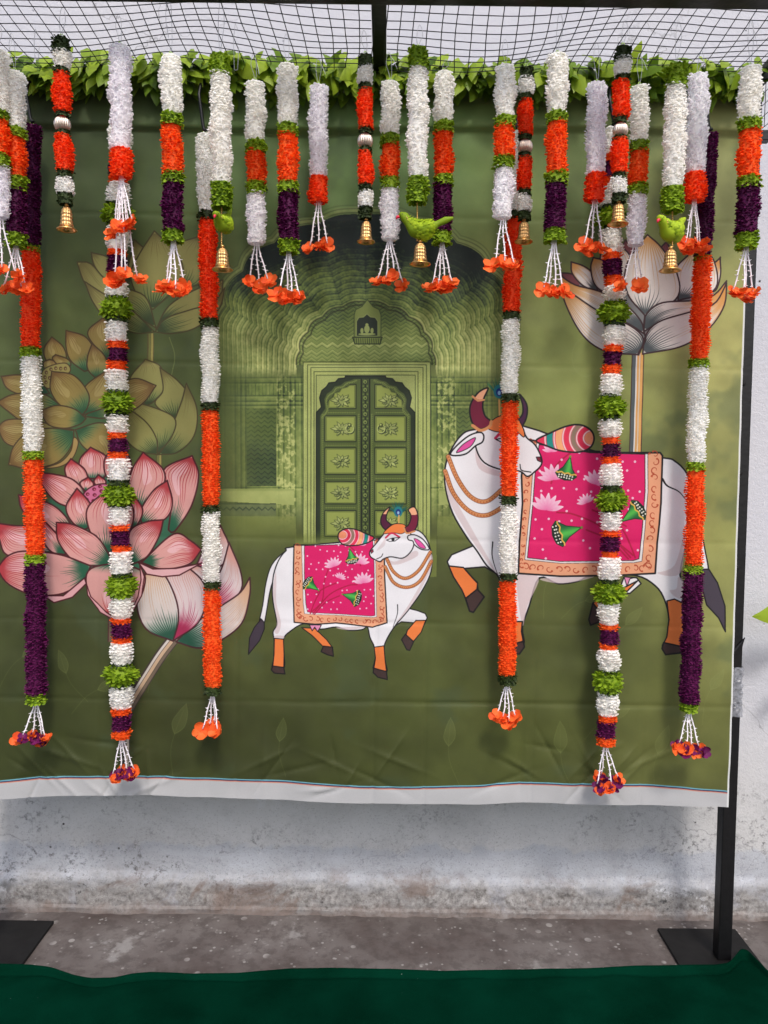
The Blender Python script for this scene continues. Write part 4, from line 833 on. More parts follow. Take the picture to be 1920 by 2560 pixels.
# ================================================================ green floor cloth
def green_mat():
    m,nt,b=nmat('green_felt'); tc=N(nt,'TexCoord'); L=nt.links; n=N(nt,'TexNoise',Scale=330.,Detail=5.,Roughness=.75); L.new(tc.outputs['Object'],n.inputs['Vector'])
    n2=N(nt,'TexNoise',Scale=5.,Detail=4.); L.new(tc.outputs['Object'],n2.inputs['Vector'])
    c=mixrgb(nt,ramp(nt,n2.outputs[0],[(.35,(0,0,0)),(.65,(1,1,1))]).outputs[0],(.0005,.013,.0065),(.0008,.022,.0115)); c=mixrgb(nt,math_(nt,'MULTIPLY',ramp(nt,n.outputs[0],[(.5,(0,0,0)),(.75,(1,1,1))]).outputs[0],.5),c,(.002,.034,.018)); v=N(nt,'TexVoronoi',Scale=26.); L.new(tc.outputs['Object'],v.inputs['Vector'])
    li=math_(nt,'MULTIPLY',ramp(nt,v.outputs['Distance'],[(.030,(1,1,1)),(.045,(0,0,0))]).outputs[0],ramp(nt,n2.outputs[0],[(.55,(0,0,0)),(.60,(1,1,1))]).outputs[0]); c=mixrgb(nt,math_(nt,'MULTIPLY',li,.5),c,(.25,.33,.28))
    L.new(c,b.inputs['Base Color']); b.inputs['Roughness'].default_value=.95; b.inputs['Specular IOR Level'].default_value=.0; b.inputs['Sheen Weight'].default_value=.0; b.inputs['Sheen Tint'].default_value=(.2,.7,.5,1)
    bp=N(nt,'Bump',Strength=.9,Distance=.002); L.new(n.outputs[0],bp.inputs['Height']); L.new(bp.outputs[0],b.inputs['Normal']); return m
ep=floor_pts([(-500,2424),(-120,2424),(0,2426),(75,2428),(130,2434),(185,2452),(225,2459),(285,2457),(330,2445),(372,2441),(480,2447),(600,2444),(720,2434),(850,2433),(960,2434),(1150,2436),(1310,2434),(1480,2431),(1585,2426),(1700,2427),(1790,2426),(1822,2420),(1838,2400),(1850,2382),(1866,2384),(1885,2404),(1920,2440),(1985,2500),(2300,2800)],.012)
def polyres(p,n):
    d=np.r_[0,np.cumsum(np.linalg.norm(np.diff(p,axis=0),axis=1))]; u=np.linspace(0,d[-1],n); return np.stack([np.interp(u,d,p[:,k]) for k in range(3)],1)
E=polyres(ep,320); E[1:-1]=(E[:-2]+2*E[1:-1]+E[2:])/4; tv=np.r_[0,.004,.010,.016,.022,.028,.036,.046,np.linspace(.06,.5,40),.8,1.4,2.2]
v=[]
for t in tv:
    P_=E.copy(); far=np.minimum(1,t/.25); P_[:,1]=E[:,1]*(1-far)+(-.02)*far-t; P_[:,0]=E[:,0]*(1-.1*far)
    fold=.016*np.exp(-((t-.010-.004*vn(E[:,0]*3,E[:,0]*0,31))/.010)**2)-.004*np.exp(-((t-.028)/.005)**2)
    w=.020*vn(P_[:,0]*3.2+P_[:,1]*2,P_[:,1]*5,32)+.010*vn(P_[:,0]*8,P_[:,1]*11+P_[:,0]*3,33)+.004*vn(P_[:,0]*22,P_[:,1]*26,34)
    P_[:,2]=.016+fold*(.6+.8*(vn(E[:,0]*5,E[:,0]*0,35)+.5))+w*np.clip(t/.03,.25,1)
    P_[:,2]=np.maximum(P_[:,2],.0125); v.append(P_)
me=mesh('floor_cloth',np.concatenate(v),grid(320,len(tv)),green_mat(),True); fcl=link('floor_cloth',me)
so=fcl.modifiers.new('thick','SOLIDIFY'); so.thickness=.0022; so.offset=1
tag(fcl,'dark green cloth spread on the floor in front of the stand','floor cloth')
# ================================================================ petals, garlands
def petals(A,B,r0,prof,pitch,per,wid,tilt,twist,jit,seed,lenk=.62,core=.42):
    """many small cupped petals set radially along the axis A->B; prof(s) scales the radius"""
    q=np.random.RandomState(seed); A,B=np.array(A,float),np.array(B,float); ax=B-A; Lh=np.linalg.norm(ax); ax/=Lh
    u=np.cross(ax,[0,1,0]); u/=np.linalg.norm(u); w=np.cross(ax,u)
    n=max(int(Lh/pitch),2); s=np.repeat((np.arange(n)+.5)/n,per); a=np.tile(np.arange(per)*2*math.pi/per,n)+np.repeat(q.rand(n)*6.28,per)+q.uniform(-.25,.25,n*per)
    s=np.clip(s+q.uniform(-.22,.22,len(s))*pitch/Lh,0,1); ph=q.rand(4)*6.28; lum=1+.045*np.sin(s*Lh*95+ph[0])+.035*np.sin(s*Lh*41+a+ph[1])+.03*np.sin(a*2+s*Lh*70+ph[2]); r=r0*prof(s)*lum*q.uniform(.84,1.14,len(s))
    rad=np.cos(a)[:,None]*u+np.sin(a)[:,None]*w; tan=-np.sin(a)[:,None]*u+np.cos(a)[:,None]*w
    ti=(tilt+(s-.5)*jit[0]+q.uniform(-jit[1],jit[1],len(s)))[:,None]
    d=rad*np.cos(ti)+ax*np.sin(ti); up=-rad*np.sin(ti)+ax*np.cos(ti)
    tw=(q.uniform(-twist,twist,len(s)))[:,None]; sd=tan*np.cos(tw)+up*np.sin(tw); nn=np.cross(d,sd)
    L_=(r*lenk)[:,None]; wob=(u*(.0016*np.sin(s*Lh*55+ph[3]))[:,None]); c=A+wob+ax*(s*Lh)[:,None]+rad*(r*(1-lenk))[:,None]-ax*(np.sin(ti)*L_*.35)
    W=(wid*q.uniform(.8,1.2,len(s)))[:,None]; cu=W*q.uniform(.10,.35,len(s))[:,None]
    V_=np.stack([c,c+d*L_*.62-sd*W*.5+nn*cu*.4,c+d*L_*.66-nn*cu,c+d*L_*.62+sd*W*.5+nn*cu*.4,c+d*L_+nn*cu*.3-sd*W*.16,c+d*L_+nn*cu*.3+sd*W*.16],1)
    F=np.array([[0,1,2],[0,2,3],[1,4,2],[2,4,5],[2,5,3]]); m=len(s); FF=(F[None]+6*np.arange(m)[:,None,None]).reshape(-1,3)
    # core
    k=10; ss=np.linspace(0,1,max(4,n//3)); an=np.arange(k)*2*math.pi/k; ring=np.cos(an)[:,None]*u+np.sin(an)[:,None]*w
    cv=(A+ax*(ss*Lh)[:,None])[:,None]+ring[None]*(r0*core*prof(ss))[:,None,None]; base=6*m
    ci=[[base+i*k+j,base+i*k+(j+1)%k,base+(i+1)*k+(j+1)%k] for i in range(len(ss)-1) for j in range(k)]+[[base+i*k+j,base+(i+1)*k+(j+1)%k,base+(i+1)*k+j] for i in range(len(ss)-1) for j in range(k)]
    return np.concatenate([V_.reshape(-1,3),cv.reshape(-1,3)]),np.concatenate([FF,np.array(ci)])
ONE=lambda s:np.ones_like(s)
BARREL=lambda s:.90+.12*np.sin(np.pi*np.clip(s,0,1))
PUFF=lambda s:np.sqrt(np.clip(1-(2*s-1)**2*.72,0,1))
STY={ # pitch, per ring, width, tilt, twist, jitter
 'W':(.0066,28,.0095,-.30,.45,(-.6,.22)),'L':(.0064,28,.0088,-.55,.45,(-.3,.20)),'O':(.0062,28,.0082,-.25,.5,(.2,.25)),'R':(.0062,28,.0082,-.25,.5,(.2,.25)),
 'P':(.0054,34,.0078,-.1,.6,(.2,.3)),'G':(.0050,22,.0100,.1,.7,(.9,.4)),'D':(.0050,18,.0090,.1,.8,(1.2,.4)),'U':(.0042,26,.0088,0.,.6,(1.9,.25))}
NAMES={'W':'white_flower_section','L':'white_flower_section','O':'orange_flower_section','R':'orange_flower_section','P':'purple_flower_section','G':'green_leaf_collar','D':'dark_leaf_collar','U':'green_pompom'}
SEED=[100]
def axis_at(path,y): 
    ys=[p[1] for p in path]; xs=[p[0] for p in path]; return np.interp(y,ys,xs)
def section(parent,kind,path,Y,y0,y1,w):
    SEED[0]+=1; k='D' if kind=='D' else kind
    A,B=at(axis_at(path,y0),y0,Y),at(axis_at(path,y1),y1,Y); d=Y-CL[1]; r=w/2/FPX*d
    st_=STY[kind]; sc_=r/.026; prof=PUFF if kind=='U' else (BARREL if kind in 'WLOR' else ONE)
    v,f=petals(A,B,r,prof,st_[0]*max(.8,min(1.2,sc_)),st_[1],st_[2]*max(.85,min(1.25,sc_)),st_[3],st_[4],st_[5],SEED[0],.36 if kind!='U' else .46,.80)
    return link(NAMES[kind],mesh(NAMES[kind],v,f,M['G' if kind=='U' else kind]),parent)
def flower_mesh(seed,mat):
    q=np.random.RandomState(seed); b=MB()
    for layer,(n,ln,tl) in enumerate(((5,.0170,-.35),(5,.0145,.25),(3,.0100,.8))):
        for k in range(n):
            a=2*math.pi*(k+.5*layer)/n+q.uniform(-.25,.25); t=tl+q.uniform(-.5,.5); L_=ln*q.uniform(.85,1.12); W=L_*q.uniform(.85,1.05)
            d=np.array([math.cos(a)*math.cos(t),math.sin(a)*math.cos(t),-math.sin(t)]); s_=np.array([-math.sin(a),math.cos(a),0]); n_=np.cross(d,s_); V_=[]
            prof=[(0,.16),(.3,.62),(.62,1.0),(.86,.8),(1.0,.35)]
            for (l,w_) in prof:
                for e in (-1,0,1): V_.append(d*L_*l+s_*W*.5*w_*e+n_*(L_*(.22*l*l-.10*(1-e*e)*w_)+.0019*q.uniform(-1,1)))
            b.add(V_,[(i*3+j,i*3+j+1,i*3+j+4,i*3+j+3) for i in range(4) for j in range(2)])
    return mesh('tassel_flower',b.v,b.f,mat,True)
FLW={'F':[flower_mesh(s,M['F']) for s in range(4)],'P':[flower_mesh(s+9,petal_mat('purple_flower',(.16,.008,.10),(.10,.004,.06),.3)) for s in range(2)]}
def tassel(parent,ps,Y,fx,fy,spread,n,mixed=False,sizes=1.0,seed=0,depth=.02):
    q=np.random.RandomState(500+seed); top=at(ps[0],ps[1],Y)
    for k in range(n):
        f=(k/(n-1)-.5)*2 if n>1 else 0
        e=at(fx+f*spread,fy-6+q.uniform(-9,9),Y); e[1]+=q.uniform(-1,1)*depth; t=np.linspace(0,1,9)[:,None]
        p=top+np.array([f*.004,0,.004])+(e-top-[f*.004,0,0])*(.55*t+.45*t*t)*[1,1,0]+(e-top)*t*[0,0,1]; p[:,0]+=.0012*np.sin(np.linspace(0,9,9)+k)
        b=MB(); b.tube(p,np.full(9,.0018),5)
        m=int(np.linalg.norm(e-top)/.011)
        for j in range(1,m):
            c=p[0]+(p[-1]-p[0])*0; c=np.array([np.interp(j/m,np.linspace(0,1,9),p[:,i]) for i in range(3)])
            for z_ in range(2):
                a=q.uniform(0,6.28); d=np.array([math.cos(a),math.sin(a)*.9,-.2+.9*(q.rand()-.2)]); d/=np.linalg.norm(d); b.tube([c-d*.001,c+d*q.uniform(.005,.008)],[.0017,.0003],4,False)
        b.obj('tassel_string',M['string'],parent,True)
        fl='P' if mixed and k%2==0 else 'F'
        for r_ in range(2 if mixed else 1):
            if r_: fl='F' if fl=='P' else 'P'
            o=link('tassel_flower',FLW[fl][q.randint(len(FLW[fl]))],parent); e2=e+[q.uniform(-.006,.006)*(1+r_),-.004*r_+q.uniform(-.008,.004),-.004-.006*r_]
            o.location=e2; o.rotation_euler=(q.uniform(.5,1.3),q.uniform(-.5,.5),q.uniform(-.6,.6)); s_=sizes*q.uniform(.9,1.2)*1.24; o.scale=(s_,s_,s_)
            o.matrix_parent_inverse=Matrix.Translation(parent.location).inverted()
def wire(parent,x,y,Y,top_px,seed,ring=True):
    q=np.random.RandomState(900+seed); a=at(x,y,Y); zt=zroof(a[0],a[1]); h=max(zt-a[2],.02); b=MB(); o=q.uniform(-.006,.006)
    # a bent wire loop over the net, closing through the thread loop
    p=[a+[0,0,-.004],a+[-.0035,0,h*.25],a+[-.006+o,0,h*.62],a+[-.004+o,.002,h*.95],a+[o,.003,h+.006],a+[.005+o,.002,h*.93],a+[.007+o,-.001,h*.6],a+[.003,0,h*.22],a+[.0006,0,.001]]
    b.tube(crom(np.array([t[[0,2]] for t in p]),5)[:,[0,0,1]]*[1,0,1]+[0,a[1],0],.00062,4,False)
    if q.rand()<.45:
        e=a+[q.choice([-1,1])*q.uniform(.010,.018),-.004,h*q.uniform(.15,.5)]; b.tube([a+[o,.003,h+.005],(a+e)/2+[0,0,h*.55],e],.0006,4,False)
    b.obj('wire_hook',M['wire'],parent,True)
    if ring:
        t=np.linspace(0,2*math.pi,17); r=MB(); r.tube(np.stack([a[0]+.0045*np.cos(t),a[1]+.001*np.sin(2*t),a[2]-.004+.0085*np.sin(t)],1),.0009,5,False); r.tube(np.stack([a[0]+.003*np.cos(t)+.002,a[1]-.002+0*t,a[2]-.008+.0065*np.sin(t)],1),.0008,5,False); r.obj('thread_loop',M['ring'],parent,True)
def gold_mat():
    m,nt,b=nmat('gold_weave'); b.inputs['Metallic'].default_value=1; b.inputs['Roughness'].default_value=.42; tc=N(nt,'TexCoord'); n=N(nt,'TexNoise',Scale=420.); nt.links.new(tc.outputs['Object'],n.inputs['Vector'])
    r=ramp(nt,n.outputs[0],[(.3,(.34,.16,.045)),(.7,(.82,.55,.25))]); nt.links.new(r.outputs[0],b.inputs['Base Color']); return m
M['goldw']=gold_mat()
def bell(parent,x,y0,y1,w,Y):
    t,bt=at(x,y0,Y),at(x,y1,Y); H=t[2]-bt[2]; r=w/2/FPX*(Y-CL[1]); c=bt
    prof=[(.70,.13),(.62,.20),(.57,.34),(.545,.5),(.52,.64),(.45,.76),(.30,.84),(.14,.875),(.11,.89)]
    pr=[]
    for i in range(37):
        s=i/36; zz=np.interp(s,np.linspace(0,1,9),[p[1] for p in prof]); rr=np.interp(s,np.linspace(0,1,9),[p[0] for p in prof]); pr.append((rr*r,zz*H))
    b=MB(); b.lathe(c,pr,72,lambda a,i:1+.10*math.copysign(abs(math.sin(a*9+i*.75)*math.sin(a*9-i*.75+.8))**.5,math.sin(a*9+i*.75)*math.sin(a*9-i*.75+.8)) if 2<i<33 else 1); o=b.obj('bell',M['goldw'],parent,True)
    b=MB(); b.lathe(c,[(r*.52,H*.30),(r*.60,.16*H),(r*.86,.03*H),(r*1.0,0),(r*1.03,.02*H),(r*1.0,.045*H),(r*.80,.09*H),(r*.68,.155*H)],28); b.obj('rim',M['gold'],o,True)
    b=MB(); b.lathe(c,[(.0005,.885*H),(r*.10,.89*H),(r*.20,.92*H),(r*.2,.96*H),(r*.1,1.0*H),(.0005,H*1.01)],14); b.obj('cap',M['gold'],o,True)
    b=MB(); b.tube([c+[0,0,.3*H],c+[.001,0,.02*H]],.001,5); b.lathe(c,[(.0003,-.02*H),(r*.16,.02*H),(r*.2,.08*H),(r*.12,.14*H),(.0005,.17*H)],10); b.obj('clapper',M['gold'],o,True)
def ball(parent,x,y0,y1,Y):
    t,bt=at(x,y0,Y),at(x,y1,Y); r=(t[2]-bt[2])/2; c=(t+bt)/2
    pr=[(max(r*math.sin(a),.0004),-r*math.cos(a)) for a in np.linspace(0,math.pi,17)]
    b=MB(); b.lathe(c,pr,120,lambda a,i:1-.10*abs(math.cos(a*11))**4); b.obj('metal_bead',M['silver'],parent,True)
def sphere(b,c,rx,ry,rz,n=10,m=14):
    V_=[];c=np.array(c)
    for i in range(n+1):
        th=math.pi*i/n
        for k in range(m): a=2*math.pi*k/m; V_.append(c+[rx*math.sin(th)*math.cos(a)+1e-6*k,ry*math.sin(th)*math.sin(a),rz*math.cos(th)])
    b.add(V_,[(i*m+k,i*m+(k+1)%m,(i+1)*m+(k+1)%m,(i+1)*m+k) for i in range(n) for k in range(m)])
def parrot(parent,x,y,Y,s,yaw,pitch=0.):
    "cloth parrot ornament: local +x is the beak side"
    root=at(x,y,Y); Rm=np.array(Matrix.Rotation(yaw,3,'Z')@Matrix.Rotation(pitch,3,'Y')); 
    def put(b): b.v=[tuple(root+Rm@(np.array(q)*s)) for q in b.v]
    b=MB(); p=np.array([(.052,0,.040),(.046,0,.043),(.036,0,.038),(.026,0,.020),(.010,0,.0),(-.012,0,-.008),(-.034,0,-.002),(-.056,0,.008),(-.082,0,.016),(-.104,0,.020)])
    b.tube(crom2(p,5),np.interp(np.linspace(0,1,46),np.linspace(0,1,10),[.004,.011,.0135,.0135,.024,.027,.020,.009,.010,.004]),14); put(b); o=b.obj('parrot',M['lime'],parent,True)
    q=np.random.RandomState(int(x)); b=MB()
    bx=[-.056,-.034,-.012,.010,.026,.036]; bz=[.008,-.002,-.008,.0,.020,.038]; br=[.009,.020,.027,.024,.0135,.0135]
    for i in range(11):                      # overlapping round leaf scales over breast, wings and rump
        xx=.026-.0066*i; zc=np.interp(xx,bx,bz); rr=np.interp(xx,bx,br)+.0012; n_=max(int(2*math.pi*rr/.0088),7)
        for k in range(n_):
            th=2*math.pi*(k+.5*(i%2))/n_+q.uniform(-.12,.12); nn=np.array([.1,math.sin(th),-math.cos(th)]); c=np.array([xx+.004+q.uniform(-.001,.001),rr*math.sin(th),zc-rr*math.cos(th)])
            d=np.array([-1,.12*math.sin(th),-.12*math.cos(th)]); d/=np.linalg.norm(d); sd=np.cross(nn,d); sd/=np.linalg.norm(sd); L_=.0125*q.uniform(.85,1.15)
            b.add([c,c+d*L_*.35+sd*L_*.42+nn*.0012,c+d*L_*.8+sd*L_*.34+nn*.0030,c+d*L_+nn*.0042,c+d*L_*.8-sd*L_*.34+nn*.0030,c+d*L_*.35-sd*L_*.42+nn*.0012,c+d*L_*.5+nn*.0030],[(0,1,6),(1,2,6),(2,3,6),(3,4,6),(4,5,6),(5,0,6)])
    put(b); b.obj('leaf_scale',M['lime'],o)
    b=MB(); b.tube([(.050,0,.041),(.058,0,.040),(.063,0,.034)],[.005,.0045,.001],8); put(b); b.obj('beak',M['red'],o,True)
    b=MB(); 
    for k in range(18): a=2*math.pi*k/18; sphere(b,(.030+.004*math.cos(a),.0135*math.sin(a),.028+.0135*math.cos(a)),.0019,.0019,.0019,4,6)
    put(b); b.obj('bead_necklace',M['gold'],o,True)
    b=MB(); 
    for e in (-1,1): sphere(b,(.043,e*.0105,.044),.002,.002,.002,4,6)
    put(b); b.obj('eye',M['net'],o,True)
def crom2(p,n):
    p=np.asarray(p,float); d=np.linspace(0,len(p)-1,(len(p)-1)*n+1); return np.stack([np.interp(d,np.arange(len(p)),p[:,k]) for k in range(p.shape[1])],1)
def chain(parent,x,y0,y1,Y):
    a,c=at(x,y0,Y),at(x,y1,Y); n=max(int((a[2]-c[2])/.0042),2); b=MB()
    for k in range(n): sphere(b,a+(c-a)*(k+.5)/n,.0021,.0021,.0021,5,7)
    b.obj('gold_bead_chain',M['gold'],parent,True)
def depth_of(ytop): return float(np.clip(floor_pts([(960,ytop)],ROOFZ)[0][1],-.335,-.06))
GROUP_S,GROUP_L='short garlands hung from the roof net','long garlands hung from the back bar'
def root(path,y1,Y,label,group):
    o=empty('flower_garland',tuple(at(path[-1][0],y1,Y))); return tag(o,label,'garland',group)
gi=[0]
def short(label,path,w,Y,secs,extra=()):
    "secs: (kind,y0,y1[,width factor]); extra: other pieces by name"
    gi[0]+=1; end=max([s[2] for s in secs]); o=root(path,end,Y,label,GROUP_S)
    for s in secs:
        if s[0]=='ball': ball(o,axis_at(path,s[1]),s[1],s[2],Y)
        elif s[0]=='bell': bell(o,axis_at(path,s[2]),s[1],s[2],s[3],Y)
        else: section(o,s[0],path,Y,s[1],s[2],w*(s[3] if len(s)>3 else 1))
    for e in extra:
        if e[0]=='tassel': tassel(o,(axis_at(path,e[1]),e[1]),Y,*e[2:],seed=gi[0]+e[1])
        if e[0]=='parrot': parrot(o,e[1],e[2],Y,e[3],e[4],e[5])
        if e[0]=='chain': chain(o,axis_at(path,e[1]),e[1],e[2],Y)
        if e[0]=='bell': bell(o,e[1],e[2],e[3],e[4],Y)
    y=min(s[1] for s in secs); wire(o,axis_at(path,y),y-8,Y,0,gi[0]); return o
def typeA(label,xs,w,Y,y,fl,sp=26):  # white, orange, purple; y = boundaries
    a,b,c,d,e,f,g,h=y; P_=[(xs[0],a),(xs[1],e),(xs[2],h)]
    short(label,P_,w,Y,[('W',a,b),('G',b-6,c+6,1.03),('O',c,d),('G',d-7,e+6,1.05),('P',e,f,.98),('G',f-4,g,1.02)],[('tassel',g-4,fl[0],fl[1],sp,4)])
def typeB(label,xs,w,Y,y,fl,sp=28,n=4):
    a,b,c,d,e,f=y; P_=[(xs[0],a),(xs[1],(a+f)/2),(xs[2],f)]
    short(label,P_,w,Y,[('W',a,b),('G',b-5,c+6,1.03),('O',c,d),('G',d-6,e+5,1.03),('L',e,f,1.0)],[('tassel',f-6,fl[0],fl[1],sp,n)])
def typeC(label,xs,w,Y,y,fls,sp=24,n=3):
    a,b,c=y; P_=[(xs[0],a),(xs[1],c)]
    short(label,P_,w,Y,[('L',a,b),('R',b-3,c,1.02)],[('tassel',c-6,fx,fy,sp,n) for fx,fy in fls])
def typeE(label,xs,w,Y,y,bellp):
    # dark collar, white, collar, orange, collar, BALL, collar, orange, collar, white, collar, bell
    d0,w0,w1,o0,o1,b0,b1,p0,p1,q0,q1,e1=y; P_=[(xs[0],d0),(xs[1],b0),(xs[2],e1+50)]
    short(label,P_,w,Y,[('D',d0,w0+8,.95),('W',w0,w1,.98),('D',w1-4,o0+5,.9),('R',o0,o1),('D',o1-4,b0+3,.85),('ball',b0,b1),('D',b1-4,p0+6,.85),('R',p0,p1),('D',p1-3,q0+5,.9),('W',q0,q1,.98),('D',q1-4,e1,.9),('bell',)+bellp])
def typeD(label,xs,w,Y,y,par,bl,ch=None):
    a,b,c,d=y; P_=[(xs[0],a),(xs[1],d)]
    ex=[('parrot',)+par,('bell',)+bl]+([('chain',)+ch] if ch else [])
    short(label,P_,w,Y,[('G',a,b+6,1.0),('W',b,c),('G',c-4,d,1.03)],ex)
D=depth_of
typeB('white, orange and white garland cut off by the left picture edge',(-6,-4,0),54,D(70),(128,284,297,392,416,545),(10,688),24,3)
typeA('leftmost white, orange and purple garland, hanging in front of the long purple garland',(36,41,40),52,D(91),(183,328,341,451,473,588,618,640),(42,724))
typeE('dark leaf garland with silver bead and gold bell, leftmost of its kind',(154,156,167),45,D(38),(98,127,175,183,283,290,332,338,430,444,488,512),(508,576,47))
typeC('broad lilac white garland with two tiers of orange tassel flowers at left',(300,303),56,D(52),(118,377,446),((307,572),(309,694)),30,4)
typeA('white, orange and purple garland just left of the parrot garland seen end on',(427,432,434),53,D(20),(143,293,311,440,455,580,606,640),(434,728))
typeD('white garland with green tips and an end-on parrot left of the doorway arch',(551,554),53,D(32),(141,183,463,520),(556,560,.66,math.radians(-100),.55),(556,612,676,50),(518,615))
typeB('white and orange garland between the end-on parrot and the doorway arch',(638,640,641),50,D(147),(208,359,376,463,482,610),(645,712),26,3)
typeA('white, orange and purple garland with tassel over the left side of the arch',(718,720,722),52,D(89),(165,318,334,463,480,605,634,660),(724,752))
typeC('slim lilac white garland with red tip just left of the roof centre bar',(796,796),49,D(147),(218,446,508),((797,622),),22,3)
typeE('dark leaf garland with silver bead and gold bell below the roof centre bar',(914,913,915),39,D(73),(141,162,213,222,323,333,373,378,463,476,521,547),(545,606,44))
typeB('white and orange garland between the centre bell and the green parrot',(976,976,974),49,D(127),(208,343,359,451,469,600),(976,706),32,4)
typeD('white garland carrying a side-on green parrot with red beak and gold bell',(1046,1043),52,D(60),(125,167,449,508),(1046,572,.80,math.radians(180),.12),(1050,600,662,51),(506,603))
typeA('white, orange and purple garland to the right of the side-on parrot',(1110,1108,1105),49,D(127),(183,312,328,447,460,583,611,640),(1104,722))
typeB('white and orange garland in front of the long garland over the large cow head',(1264,1261,1257),52,D(77),(168,299,314,399,419,546),(1259,666),24,3)
typeE('dark leaf garland with silver bead and gold bell right of the arch',(1316,1313,1309),38,D(116),(172,193,239,250,338,348,387,392,476,486,532,550),(546,606,45))
typeA('white, orange and purple garland with tassel left of the white lotus print',(1394,1390,1384),53,D(31),(139,289,303,440,456,576,606,640),(1382,727))
typeC('lilac white garland with red tip and tassel at the left of the white lotus print',(1493,1487),52,D(112),(212,438,504),((1482,620),),26,3)
typeE('dark leaf garland with silver bead and gold bell above the white lotus print',(1558,1551,1545),43,D(60),(120,145,193,203,296,306,346,346,434,444,488,506),(500,562,49))
typeB('white and orange garland over the centre of the white lotus print',(1599,1596,1588),48,D(135),(218,359,376,467,484,614),(1585,725),26,3)
typeD('white garland with a turned green parrot over the white lotus print',(1692,1681),54,D(62),(166,212,473,530),(1674,578,.80,math.radians(222),.38),(1675,616,678,52),(528,619))
typeC('lilac white garland with red tip in front of the right long purple garland',(1746,1736),54,D(127),(190,436,504),((1733,624),),26,4)
typeA('rightmost white, orange and purple garland beside the right pole',(1876,1871,1864),55,D(50),(170,305,322,451,466,588,622,650),(1862,738))
# ---------------------------------------------------------------- long garlands on hooks of the back bar
def long_(label,path,w,Y,secs,tas,hook):
    gi[0]+=1; end=secs[-1][2]; o=root(path,end,Y,label,GROUP_L)
    for s in secs: section(o,s[0],path,Y,s[1],s[2],w*(s[3] if len(s)>3 else 1))
    tassel(o,(axis_at(path,end-4),end-4),Y,*tas,seed=gi[0])
    y0=secs[0][1]; a=at(axis_at(path,y0),y0,Y); t=np.linspace(0,2*math.pi,17); r=MB(); r.tube(np.stack([a[0]+.0045*np.cos(t),a[1]+0*t,a[2]+.004+.0085*np.sin(t)],1),.0009,5,False); r.obj('thread_loop',M['ring'],o,True)
    # black rod hook from the back bar
    a=a+[0,0,.010]; hk=crom2(np.array([(a[0]-.010*hook,-.001-.012,2.385),(a[0]-.010*hook,-.04,2.378),(a[0]-.012*hook,a[1]+.012,2.36),(a[0]-.014*hook,a[1],2.33),(a[0]-.003*hook,a[1],a[2]+.012),(a[0]+.001,a[1],a[2]),(a[0]+.006*hook,a[1]-.002,a[2]+.004)]),4)
    b=MB(); b.tube(hk,.0042,8); b.obj('iron_hook',M['black'],o,True)
YL=-.085
long_('long purple, orange and white garland at the far left',[(79,316),(77,872),(81,1100),(88,1400),(91,1733),(91,1760)],49,YL,
  [('P',316,617,.9),('G',612,630,.9),('R',620,872),('G',868,893),('W',889,1132),('G',1128,1149),('O',1144,1390),('G',1385,1411),('P',1406,1735,1.04),('G',1731,1758)],(90,1850,26,4,True,.85),1)
def multi(shift,x,top,dy):
    s=[]; y=top
    pts=[('W',316,380),('O',380,402,.84),('P',400,440,.84),('O',438,459,.84),('W',459,513),('D',508,522,.95),('U',516,560,1.48),('D',556,568,.9),('W',566,625),('O',625,645,.84),('P',641,682,.84),('O',678,708,.84),('W',706,747),('D',742,752,.9),('U',745,796,1.48),('D',792,806,.95),('W',804,855),('O',852,874,.84),('P',871,904,.84),('O',901,926,.84),('W',925,980),
     ('D',975,985,.9),('U',980,1030,1.48),('D',1026,1040,.95),('W',1036,1082),('O',1080,1102,.84),('P',1096,1130,.84),('O',1128,1148,.84),('W',1146,1204),('D',1200,1216,.95),('U',1212,1262,1.48),('D',1258,1268,.95),('W',1264,1313),('O',1310,1330,.84),('P',1326,1364,.84),('O',1361,1380,.84),('W',1378,1436),('D',1432,1444,.95),('U',1440,1491,1.48),('W',1491,1545),('O',1543,1560,.84),('P',1556,1594,.84),('O',1590,1607,.84),('W',1605,1661),('D',1656,1666,.9),('U',1660,1711,1.48),('D',1706,1718,.95),('W',1712,1770),('O',1767,1790,.84),('P',1785,1824,.84),('O',1820,1846,.84)]
    return [(p[0],p[1]+dy(p[1]),p[2]+dy(p[2]))+p[3:] for p in pts]
long_('long candy striped garland with green pompoms beside the pink lotus print',[(300,316),(294,560),(291,770),(294,880),(292,1005),(297,1237),(304,1466),(303,1686),(304,1846)],57,YL,multi(0,0,0,lambda y:0),(307,1940,24,4,True,.8),-1)
long_('long white and orange garland with black collars at the left of the doorway',[(511,338),(517,500),(523,670),(525,900),(527,1150),(529,1500),(532,1733)],46,YL,
  [('W',338,534),('D',530,552,.95),('R',548,800),('D',796,819),('W',816,1010),('D',1006,1027),('O',1023,1267),('D',1262,1281),('W',1277,1456),('D',1451,1473),('O',1468,1718),('D',1714,1736)],(527,1826,20,4),1)
long_('long white and orange garland with black collars crossing the large cow head',[(1288,332),(1286,600),(1279,700),(1276,900),(1275,960),(1273,1100),(1271,1300),(1269,1550),(1268,1708)],46,YL,
  [('W',332,532),('D',528,550,.95),('R',546,784),('D',780,800),('W',797,988),('D',984,1007),('O',1003,1243),('D',1239,1263),('W',1260,1435),('D',1431,1451),('O',1447,1688),('D',1684,1710)],(1264,1800,22,4),-1)
long_('long candy striped garland with green pompoms crossing the large cow blanket',[(1536,330),(1524,540),(1538,780),(1531,900),(1524,1011),(1529,1240),(1524,1400),(1521,1700),(1513,1866)],56,YL,multi(0,0,0,lambda y:6+12*(y-316)/1530),(1516,1956,27,4,True,.85),1)
